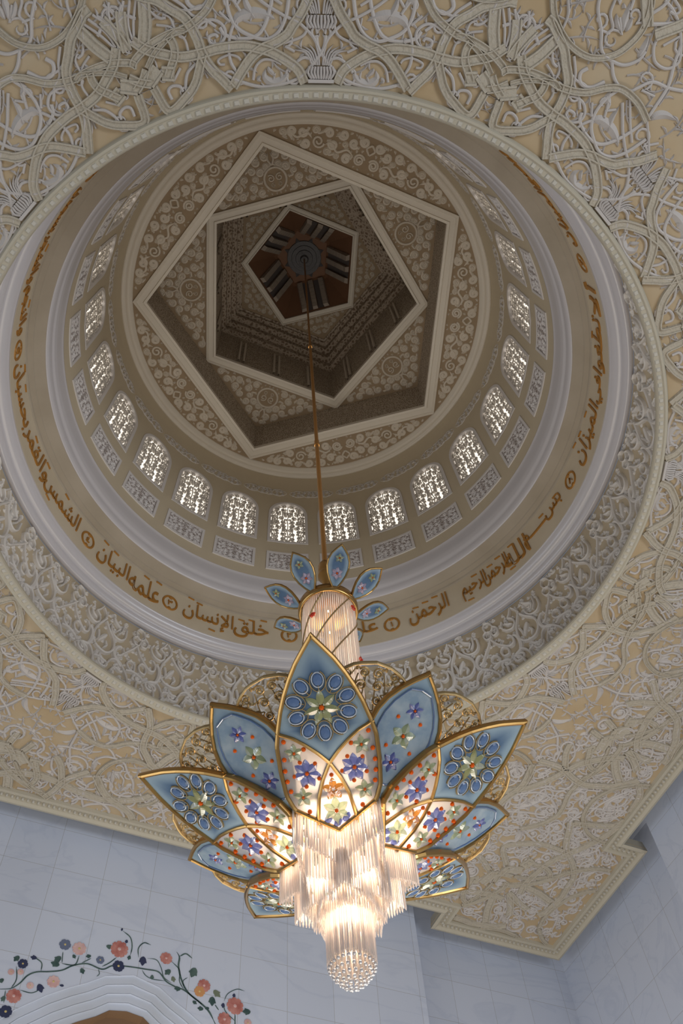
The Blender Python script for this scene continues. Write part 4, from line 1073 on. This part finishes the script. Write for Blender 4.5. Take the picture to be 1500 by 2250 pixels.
place_text('\u0648\u0627\u0644\u0634\u062C\u0631', 91.5, 101.5, B0, B1, 'inscription_word', marks=((.4, 2.70),))
place_text('\u064A\u0633\u062C\u062F\u0627\u0646', 102, 112, B0, B1, 'inscription_word')
place_text('\u0648\u0627\u0644\u0633\u0645\u0627', 118, 129, B0, B1, 'inscription_word')
place_text('\u0631\u0641\u0639\u0647\u0627', 129.5, 138, B0, B1, 'inscription_word')
place_text('\u0627\u0644\u0645\u064A\u0632\u0627\u0646', -111.5, -98.6, B0, B1, 'inscription_word', marks=((.35, 2.70), (.12, 2.71), (.7, 2.70)))
place_text('\u0641\u064A', -117.5, -112, B0, B1 - .02, 'inscription_word')
place_text('\u062A\u0637\u063A\u0648\u0627', -129.5, -118, B0, B1, 'inscription_word', marks=((.6, 2.70),))
place_text('\u0623\u0644\u0627', -136.5, -130.2, B0, B1, 'inscription_word')
place_text('\u0627\u0644\u0645\u064A\u0632\u0627\u0646', -157.5, -145.0, B0, B1, 'inscription_word')
place_text('\u0648\u0648\u0636\u0639', -167.5, -158, B0, B1, 'inscription_word')
for az_, dg_ in ((-40.8, '\u0661'), (-16.97, '\u0662'), (12-.7, '\u0663'), (34.4, '\u0664'), (77.9, '\u0665'), (115, '\u0666'), (-141, '\u0667'), (-94.2, '\u0668')):
    medallion(az_, dg_)

# ================================================================== THE CHANDELIER
HB = .861
ch = empty('chandelier', (0, 0, Z0 + HB * D))
ch['label'] = 'huge gilt lotus chandelier with blue enamel petals and lit crystal tiers'
ch['category'] = 'chandelier'
CH_AZ = 148.7
def LC(r, az, h): a = radians(az); return (r * cos(a) * D, r * sin(a) * D, (h - HB) * D)
def LP(x, y, h): return (x * D, y * D, (h - HB) * D)

# suspension rod, with its slightly wider sleeves
mb = MB(); tube(mb, [LP(0, 0, 1.60), LP(0, 0, 2.3)], .0056 * D, 12); tube(mb, [LP(0, 0, 2.3), LP(0, 0, 3.2)], .0053 * D, 12); tube(mb, [LP(0, 0, 3.2), LP(0, 0, 4.68)], .0042 * D, 10)
for h in (2.28, 3.18): tube(mb, [LP(0, 0, h), LP(0, 0, h + .03)], .0070 * D, 12)
mb.build('suspension_rod', M['rod'], ch)
# ceiling rosette round the rod
mb = MB()
def llathe(mbx, prof, n=64):
    vs = [LC(r, 360 * i / n, h) for i in range(n) for r, h in prof]; k = len(prof)
    mbx.add(vs, [(i * k + q, ((i + 1) % n) * k + q, ((i + 1) % n) * k + q + 1, i * k + q + 1) for i in range(n) for q in range(k - 1)])
llathe(mb, [(.088, L3 - .003), (.086, L3 - .010), (.066, L3 - .012), (.064, L3 - .018), (.045, L3 - .020), (.043, L3 - .027), (.022, L3 - .03), (.016, L3 - .045), (.0, L3 - .047)], 48)
for i in range(8):
    a = 45 * i; q = [LC(.086, a - 9, L3 - .006), LC(.108, a, L3 - .004), LC(.086, a + 9, L3 - .006), LC(.086, a, L3 - .013)]
    mb.add(q, [(0, 1, 3), (1, 2, 3), (0, 1, 2)])
mb.build('ceiling_rosette', M['rosette'], ch)

# collar and ring above the crystal column
mb = MB(); llathe(mb, [(.0, 1.650), (.006, 1.650), (.012, 1.643), (.0155, 1.632), (.0155, 1.610), (.0145, 1.606), (.0165, 1.60), (.0165, 1.59), (.010, 1.578), (.0065, 1.56), (.0065, 1.54), (.011, 1.525), (.019, 1.508), (.030, 1.493), (.043, 1.482), (.054, 1.478), (.0595, 1.474), (.0595, 1.458), (.0565, 1.452), (.0535, 1.455), (.0535, 1.462)], 72)
mb.build('gilt_collar', M['gold'], ch, smooth=True)

def interp(T, s):
    for (a, x), (b, y) in zip(T, T[1:]):
        if a <= s <= b: return x + (y - x) * (s - a) / (b - a)
    return T[-1][1]
class Petal:
    """surface of a petal at azimuth 0: R and h along its length, cupped across"""
    def __init__(s, R0, R1, h0, h1, k, cup, W, bend=0):
        s.R0, s.R1, s.h0, s.h1, s.k, s.cup, s.W = R0, R1, h0, h1, k, cup, W
        s.L = hypot(R1 - R0, h1 - h0)
    def w(s, t): return interp(s.W, t)
    def __call__(s, q, v, z=0.0):
        t = v / s.L
        R = s.R0 + (s.R1 - s.R0) * t; h = s.h0 + (s.h1 - s.h0) * (t + s.k * t * (1 - t)) + s.cup * q * q
        dR = s.R1 - s.R0; dh = (s.h1 - s.h0) * (1 + s.k * (1 - 2 * t)); n = hypot(dR, dh)
        nx, nh = dh / n, -dR / n
        ny = 0; tilt = -2 * s.cup * q
        return LP(R + nx * z, q + tilt * z * 0.0, h + nh * z)
def outline(pt, n=40, grow=0.0, s0=0.0, s1=1.0):
    S_ = [s0 + (s1 - s0) * i / n for i in range(n + 1)]
    right = [(pt.w(t) + 0, t * pt.L) for t in S_]
    left = [(-q, v) for q, v in right[::-1]]
    return right + left[1:]
def sheet(mbx, pt, lo, hi, S_, n=8, z=0.0, thick=.0012, attr=None, adist=None):
    """panel between lateral limits lo(t), hi(t); two faces a few millimetres apart"""
    for zz in (z,):
        rows = []
        for t in S_:
            a, b = lo(t), hi(t)
            rows.append([pt(a + (b - a) * j / n, t * pt.L, zz) for j in range(n + 1)])
            if attr is not None:
                for j in range(n + 1): attr.append(adist(a + (b - a) * j / n, t))
        vs = [p for r in rows for p in r]; k = n + 1
        mbx.add(vs, [(i * k + j, i * k + j + 1, (i + 1) * k + j + 1, (i + 1) * k + j) for i in range(len(S_) - 1) for j in range(n)])
def set_edge(o, attr):
    a = o.data.attributes.new('edge', 'FLOAT', 'POINT')
    for i, x in enumerate(attr): a.data[i].value = x
def flower(pt, q, v, r, n, m, parent, name='crystal_flower', z=.002, a0=pi / 2, wf=.62, centre='ruby', label=None):
    mb = MB()
    for i in range(n):
        a = a0 + 2 * pi * i / n
        P = [(q + r * .12 * cos(a), v + r * .12 * sin(a)), (q + r * .55 * cos(a), v + r * .55 * sin(a)), (q + r * cos(a), v + r * sin(a))]
        ribbon(mb, smooth_pts(P, 4), r * wf, .0030, lambda u, w, h: pt(u, w, z * .3 + h), TRI, teardrop)
    o = mb.build(name, M[m], parent, label=label)
    if centre:
        mb = MB(); blob(mb, q, v, r * .16, .0042, lambda u, w, h: pt(u, w, h), 7); c = mb.build('flower_heart', M[centre], parent)
    return o
def gem(pt, q, v, r, parent, m='ruby'):
    mb = MB(); blob(mb, q, v, r, .0040, lambda u, w, h: pt(u, w, h), 8); return mb.build('cabochon', M[m], parent)

# ---- large petal
WB = [(0, .0015), (.12, .058), (.19, .0665), (.31, .070), (.44, .0705), (.52, .066), (.62, .0585), (.70, .0505), (.78, .0405), (.86, .0285), (.93, .015), (1, .0010)]
PB = Petal(.057, .297, .861, .980, .18, .55, WB)
FR = [(0, .027), (.06, .0255), (.172, .0205), (.25, .0125), (.332, 0.0), (.385, .0135), (.437, .030), (.475, .045), (.510, .0675)]
def fr(t): return interp(FR, t)
mb = MB()
def inset(pt, d, n=50):
    return [(max(0.0, pt.w(i / n) - d), (i / n) * pt.L) for i in range(n + 1)]
O_ = [(max(0, q - .0025), v) for q, v in [(PB.w(i / 60), i / 60 * PB.L) for i in range(61)]]
full = O_ + [(-q, v) for q, v in O_[::-1][1:]]
mpB = lambda u, v, h: PB(u, v, h - .0015)
ribbon(mb, full, .0068, .0062, mpB, ROUND); ribbon(mb, full, .0068, -.004, mpB, FLAT)
for s in (1, -1):
    A_ = [(s * (fr(t) if t < .332 else fr(t)) * (1 if t < .332 else 1), t * PB.L) for t in [i * .51 / 30 for i in range(31)]]
    C_ = [(-s * x if t_ > .332 * PB.L else s * x, t_) for x, t_ in [(abs(a), b) for a, b in A_]]
    ribbon(mb, smooth_pts(C_, 2), .0056, .0056, mpB, ROUND)
big = mb.build('large_petal', M['gold'], ch, label='large pointed petal with gold rim and crossing gold ribs')
Sup = [.332 + (.51 - .332) * i / 12 for i in range(13)] + [.51 + .49 * i / 22 for i in range(1, 23)]
attr = []; mb = MB()
hiU = lambda t: fr(t) if t < .508 else PB.w(t)
def dU(q, t):
    a = (PB.w(t) - abs(q)); b = (fr(t) - abs(q)) if t < .51 else 9
    if t >= .40: b = min(b, (t - .40) * PB.L + abs(.0 - 0) * 0 + (.0675 - abs(q)) * .55) if t < .6 else b
    return max(0, min(a, b, (1.0 - t) * PB.L * .6)) / .07
sheet(mb, PB, lambda t: -hiU(t), hiU, Sup, 12, 0, .0012, attr, dU)
o = mb.build('blue_panel', M['blue_enamel'], big, label='blue enamel glass upper panel'); set_edge(o, attr)
for s in (1, -1):
    mb = MB(); Sp = [.03 + .48 * i / 24 for i in range(25)]
    sheet(mb, PB, lambda t: s * min(fr(t), PB.w(t)), lambda t: s * max(min(fr(t), PB.w(t)), PB.w(t)), Sp, 6)
    mb.build('pearl_panel', M['pearl_enamel'], big, label='pearl white side panel')
mb = MB(); sheet(mb, PB, lambda t: -min(fr(t), PB.w(t)), lambda t: min(fr(t), PB.w(t)), [.332 * i / 16 for i in range(17)], 6)
mb.build('lilac_panel', M['lilac_enamel'], big, label='lilac lower centre panel')
# rosette of the blue panel
VC_ = .615 * PB.L
flower(PB, 0, VC_, .0255, 7, 'olive_star', big, 'green_star', wf=.44)
for s_, q_ in ((.761, 0), (.736, .0235), (.661, .0365), (.577, .0355), (.508, .0215), (.487, 0), (.508, -.0215), (.577, -.0355), (.661, -.0365), (.736, -.0235)):
    v = s_ * PB.L; a = atan2(v - VC_, q_ or 1e-9)
    r = hypot(q_, v - VC_)
    mb = MB()
    c_, sn = cos(a), sin(a)
    E_ = [(q_ + .0105 * cos(x) * c_ - .0080 * sin(x) * sn, v + .0105 * cos(x) * sn + .0080 * sin(x) * c_) for x in [2 * pi * i / 18 for i in range(19)]]
    blob(mb, q_, v, .0072, .0032, lambda u, w, h: PB(u, w, h + .0006), 10, 1.3, a)
    dr = mb.build('blue_teardrop', M['teardrop'], big)
    mb = MB(); ribbon(mb, E_, .0022, .0026, lambda u, w, h: PB(u, w, h), ROUND); mb.build('teardrop_rim', M['teardrop_rim'], dr) if False else mb.build('teardrop_rim', M['teardrop_rim'], big)
    mb = MB(); E2 = [(q_ + (.0145 * cos(x) - .002) * c_ - .0110 * sin(x) * sn, v + (.0145 * cos(x) - .002) * sn + .0110 * sin(x) * c_) for x in [pi * .15 + 2 * pi * .85 * i / 16 for i in range(17)]]
    ribbon(mb, E2, .0011, .0022, lambda u, w, h: PB(u, w, h), FLAT)
    ribbon(mb, [(.024 * c_, VC_ + .024 * sn), (q_ * .8, VC_ + (v - VC_) * .8)], .0011, .002, lambda u, w, h: PB(u, w, h), FLAT)
    mb.build('gold_wire', M['gold_dull'], big)
for s in (1, -1):
    flower(PB, s * .046, .400 * PB.L, .0135, 5, 'leaf_green', big)
    flower(PB, s * .0325, .293 * PB.L, .0195, 7, 'violet', big, label='violet blue crystal flower')
    for i in range(5):
        a = pi / 2 + .45 + 2 * pi * i / 5; gem(PB, s * .0325 + .0175 * cos(a), .293 * PB.L + .0175 * sin(a), .0031, big)
    flower(PB, s * .042, .178 * PB.L, .0135, 5, 'leaf_green', big)
    for s_, q_ in ((.462, .058), (.415, .0325), (.372, .0605), (.315, .0615), (.262, .0605), (.212, .0575), (.105, .036)): gem(PB, s * q_, s_ * PB.L, .0034, big)
gem(PB, 0, .272 * PB.L, .0031, big)
flower(PB, 0, .200 * PB.L, .0160, 5, 'amber', big, centre=None, label='amber crystal flower')
flower(PB, 0, .095 * PB.L, .0190, 6, 'leaf_green', big)
for q_, s_ in ((-.012, .06), (.012, .06), (0, .04)): 
    mb = MB(); blob(mb, q_, s_ * PB.L, .005, .003, lambda u, w, h: PB(u, w, h), 7, 1.5, .8); mb.build('crystal_bead', M['violet'], big)

# ---- small petal
WS = [(0, .001), (.08, .017), (.18, .031), (.30, .044), (.42, .0515), (.52, .0540), (.62, .0515), (.72, .0445), (.82, .0325), (.91, .0180), (1, .0008)]
PS = Petal(.092, .259, .880, .972, .22, .5, WS)
mb = MB(); O_ = [(max(0, PS.w(i / 50) - .0025), i / 50 * PS.L) for i in range(51)]; full = O_ + [(-q, v) for q, v in O_[::-1][1:]]
mpS = lambda u, v, h: PS(u, v, h - .0015)
ribbon(mb, full, .0066, .006, mpS, ROUND); ribbon(mb, full, .0066, -.004, mpS, FLAT)
I_ = [(max(0, (PS.w(.14 + .72 * i / 40) - .0135)), (.14 + .72 * i / 40) * PS.L) for i in range(41)]; I_[0] = (0, I_[0][1]); I_[-1] = (0, I_[-1][1])
full2 = I_ + [(-q, v) for q, v in I_[::-1][1:]]
sml = mb.build('small_petal', M['gold'], ch, label='narrow leaf shaped blue petal with gold rim')
attr = []; mb = MB()
sheet(mb, PS, lambda t: -PS.w(t), lambda t: PS.w(t), [i / 40 for i in range(41)], 14, 0, .0012, attr, lambda q, t: max(0, min(PS.w(t) - abs(q), (1 - t) * PS.L * .6, t * PS.L * .6)) / .045)
o = mb.build('blue_panel', M['blue_enamel'], sml); set_edge(o, attr)
mb = MB(); ribbon(mb, full2, .0026, .0030, lambda u, v, h: PS(u, v, h), ROUND); mb.build('inner_outline', M['teardrop'], sml)
mb = MB(); sheet(mb, PS, lambda t: -max(0, PS.w(t) - .0145), lambda t: max(0, PS.w(t) - .0145), [.15 + .70 * i / 24 for i in range(25)], 8, .0008, .0004)
mb.build('inner_panel', M['light_blue'], sml, label='lighter blue inner panel')
flower(PS, 0, .50 * PS.L, .0185, 5, 'leaf_green', sml, wf=.72)
flower(PS, .002, .70 * PS.L, .0130, 6, 'violet', sml); flower(PS, -.003, .30 * PS.L, .0140, 6, 'violet', sml)
for q_, s_ in ((.0175, .62), (-.0175, .62), (.0185, .40), (-.0185, .40)): gem(PS, q_, s_ * PS.L, .0031, sml)

# ---- pierced gold filigree petal
WF = [(0, .006), (.10, .022), (.25, .042), (.40, .056), (.55, .0635), (.68, .0645), (.78, .060), (.86, .051), (.92, .040), (.97, .026), (1, .006)]
PF = Petal(.085, .254, .905, .968, .35, .25, WF)
mb = MB(); O_ = [(max(0, PF.w(i / 60) - .001), i / 60 * PF.L) for i in range(61)]; full = O_ + [(-q, v) for q, v in O_[::-1][1:]]
mpF = lambda u, v, h: PF(u, v, h - .007)
ribbon(mb, full, .0042, .0040, mpF, ROUND); ribbon(mb, full, .0042, -.003, mpF, FLAT)
for s in (1, -1):
    rr = random.Random(17); sub = MB()
    scroll_fill(sub, lambda u, v, h: mpF(s * u, v, h), lambda u, v, R: u > R * .8 and v > .02 and u < PF.w(min(1, v / PF.L)) - R and v < PF.L - R, (0, .07, .01, .2), (.0095, .0072, .0054, .0042), rr, .0029, .0018, 1400, True, 1.5, .97)
    mb.add(sub.v, sub.f)
    sub = MB()
    for c_ in (.15, .38, .62, .85): ribbon(sub, smooth_pts([(s * c_ * PF.w(t) * (1 + .10 * sin(t * 14 + c_ * 5)), t * PF.L) for t in (.05, .15, .3, .45, .6, .75, .9)], 4), .0021, .0016, mpF, TRI)
    mb.add(sub.v, sub.f)
fil = mb.build('filigree_petal', M['gold_dull'], ch, label='rounded pierced gold filigree petal')

for k in range(5):
    o = big if k == 0 else dup(big, ch); o.rotation_euler = (0, 0, radians(CH_AZ + 72 * k))
for k in range(5):
    o = sml if k == 0 else dup(sml, ch); o.rotation_euler = (0, 0, radians(CH_AZ + 36 + 72 * k))
for k in range(10):
    o = fil if k == 0 else dup(fil, ch); o.rotation_euler = (0, 0, radians(CH_AZ + 18 + 36 * k))

# gold seat under the petals, following the zig-zag of their feet
mb = MB()
llathe(mb, [(.10, .893), (.092, .889), (.094, .885), (.102, .888), (.10, .893)], 60)
mb.build('gilt_hoop', M['gold_dull'], ch)

# ---- crown of eight small petals
WCc = [(0, .006), (.12, .013), (.28, .0195), (.45, .0228), (.60, .0222), (.75, .0175), (.88, .0095), (1, .0006)]
PC = Petal(.058, .1285, 1.466, 1.512, .25, 1.0, WCc)
mb = MB(); O_ = [(max(0, PC.w(i / 40) - .001), i / 40 * PC.L) for i in range(41)]; full = [(0, 0)] + O_ + [(-q, v) for q, v in O_[::-1][1:]] + [(0, 0)]
ribbon(mb, full, .0038, .0040, lambda u, v, h: PC(u, v, h - .001), ROUND); ribbon(mb, full, .0038, -.003, lambda u, v, h: PC(u, v, h), FLAT)
cr = mb.build('crown_petal', M['gold'], ch, label='small upright blue crown petal')
attr = []; mb = MB(); sheet(mb, PC, lambda t: -PC.w(t), lambda t: PC.w(t), [i / 24 for i in range(25)], 8, 0, .001, attr, lambda q, t: max(0, min(PC.w(t) - abs(q), (1 - t) * PC.L * .6)) / .03)
o = mb.build('blue_panel', M['blue_enamel'], cr); set_edge(o, attr)
flower(PC, 0, .30 * PC.L, .0125, 6, 'pink', cr); flower(PC, 0, .66 * PC.L, .0095, 5, 'leaf_green', cr)
for k in range(8):
    o = cr if k == 0 else dup(cr, ch); o.rotation_euler = (0, 0, radians(CH_AZ + 1.2 - 25 + 45 * k))

# ---- crystal
rc = random.Random(5)
def rod(mbx, x, y, h0, h1, r, n=5):
    vs = []
    a0 = rc.uniform(0, 6)
    for h, k in ((h0, 1.0), (h1 + .0035, 1.0), (h1, .25)):
        for i in range(n):
            a = a0 + 2 * pi * i / n; vs.append(LP(x + r * k * cos(a), y + r * k * sin(a), h))
    mbx.add(vs, [(j * n + i, j * n + (i + 1) % n, (j + 1) * n + (i + 1) % n, (j + 1) * n + i) for j in range(2) for i in range(n)] + [tuple(2 * n + i for i in range(n))])
def starry(R, r, az, turn=0.0):
    """five-pointed outline: points of radius R between the petals, valleys of radius r"""
    d = abs((az - CH_AZ - turn + 36) % 72 - 36) / 36.0
    a0 = radians(36 * d)
    # straight line from (r, 0) to (R, 36 deg)
    x1, y1 = r, 0.0; x2, y2 = R * cos(radians(36)), R * sin(radians(36))
    c, s_ = cos(a0), sin(a0)
    den = c * (y2 - y1) - s_ * (x2 - x1)
    return (x1 * (y2 - y1) - y1 * (x2 - x1)) / den
def curtain(name, rf, top, bot, pitch, rows=3, r=.0015, jitter=.002):
    mb = MB()
    for row in range(rows):
        # walk round the outline at even pitch
        az = 0.0; off = row * .0058
        while az < 360:
            R = rf(az) - off
            x, y = R * cos(radians(az)), R * sin(radians(az))
            tp = top(az) if callable(top) else top
            bt = bot(az) if callable(bot) else bot
            rod(mb, x, y, tp, bt - rc.uniform(0, jitter) + row * .003, r)
            R2 = rf(az + .5) - off
            step = hypot(R2 * cos(radians(az + .5)) - x, R2 * sin(radians(az + .5)) - y) / .5
            az += pitch * (1 + .35 * row) / max(step, 1e-4)
    o = mb.build(name, M['crystal'], ch); o['kind'] = 'stuff'
    return o
def foot(a): 
    d = abs((a - CH_AZ + 36) % 72 - 36) / 36.0
    return .861 + .024 * d
curtain('crystal_curtain', lambda a: starry(.1005, .056, a), foot, lambda a: foot(a) - .058, .0040, 2, .0015)
curtain('crystal_curtain', lambda a: starry(.078, .050, a), .85, lambda a: .781 + .006 * abs((a - CH_AZ + 36) % 72 - 36) / 36.0, .0040, 2, .0014)
curtain('crystal_curtain', lambda a: starry(.062, .045, a, 36), .83, .772, .0038, 2, .0014)
curtain('crystal_curtain', lambda a: starry(.050, .040, a), .81, .765, .0036, 2, .0013)
curtain('crystal_curtain', lambda a: starry(.040, .035, a, 36), .80, .759, .0036, 2, .0013)
curtain('crystal_curtain', lambda a: .0302, .78, .700, .0030, 2, .0013)
# domed foot of the last tier: rods with crystal balls at their tips
mb = MB(); mb2 = MB()
for R, nn_, hb in ((.0285, 26, .6965), (.0240, 20, .689), (.0190, 16, .683), (.0140, 12, .678), (.009, 8, .675), (.004, 4, .672)):
    for i in range(nn_):
        a = 2 * pi * i / nn_ + R * 90; x, y = R * cos(a), R * sin(a)
        rod(mb, x, y, .74, hb + .003, .0013); sphere(mb2, LP(x, y, hb), .0024 * D, 7, 5)
o = mb.build('crystal_curtain', M['crystal'], ch); o['kind'] = 'stuff'
o = mb2.build('crystal_ball_cluster', M['crystal_drop'], ch); o['kind'] = 'stuff'
# column above the lotus
curtain('crystal_column', lambda a: .0515, 1.464, 1.02, .0040, 1, .0014, .001)
mb = MB()
for s0 in range(6):
    P = [LC(.0535, CH_AZ + 60 * s0 - 210 * t, 1.462 - .38 * t) for t in [i / 36 for i in range(37)]]
    tube(mb, P, .0016 * D, 5)
mb.build('gold_spiral_band', M['gold_dull'], ch)
mb = MB(); tube(mb, [LP(0, 0, 1.47), LP(0, 0, .90)], .010 * D, 16); mb.build('inner_stem', M['gold_dull'], ch)
for az_, h_ in ((-26, 1.385), (62, 1.425), (70, 1.27), (-70, 1.20), (20, 1.16), (150, 1.32), (-150, 1.40)):
    mb = MB(); c = LC(.0552, CH_AZ + az_, h_)
    for q in range(5):
        a = 2 * pi * q / 5 + az_; ca = radians(CH_AZ + az_)
        d = Vector((-sin(ca) * cos(a), cos(ca) * cos(a), sin(a)))
        b = Vector(c) + d * .0065 * D * .62 + Vector((cos(ca), sin(ca), 0)) * .02
        sphere(mb, b, .0030 * D, 6, 4, .8)
    mb.build('red_bloom', M['red_bloom'], ch)
# bulbs and their light
def bulb(x, y, h, r, power, col=(1.0, .78, .58)):
    mb = MB(); sphere(mb, LP(x, y, h), r * D, 10, 6); mb.build('bulb', M['bulb'], ch)
    l = bpy.data.lights.new('bulb_light', 'POINT'); l.energy = power; l.color = col; l.shadow_soft_size = .22
    o = bpy.data.objects.new('bulb_light', l); COL.objects.link(o); o.location = (x * D, y * D, Z0 + h * D - .0)
for k in range(5):
    a = radians(CH_AZ + 72 * k)
    bulb(.074 * cos(a), .074 * sin(a), .902, .0042, 24)            # above the feet of the large petals
    bulb(.046 * cos(a), .046 * sin(a), .838, .0030, 12)
    bulb(.034 * cos(a), .034 * sin(a), .785, .0026, 8)  # extra bulbs added to lighten the dark valleys of the tiers
    a = radians(CH_AZ + 36 + 72 * k)
    bulb(.082 * cos(a), .082 * sin(a), .866, .0030, 12)            # inside the points of the star
    bulb(.050 * cos(a), .050 * sin(a), .800, .0028, 12)
for k in range(3):
    a = radians(CH_AZ + 120 * k)
    bulb(.022 * cos(a), .022 * sin(a), .790, .0028, 8)
    bulb(.018 * cos(a + 1), .018 * sin(a + 1), .735, .0026, 8)
for h in (.845, .805, .755): bulb(0, 0, h, .0028, 12)  # extra bulbs added on the axis to lighten the crystal's middle
for h in (1.43, 1.36, 1.28, 1.20): bulb(.022, -.01, h, .0022, 4); bulb(-.022, .01, h, .0022, 4)
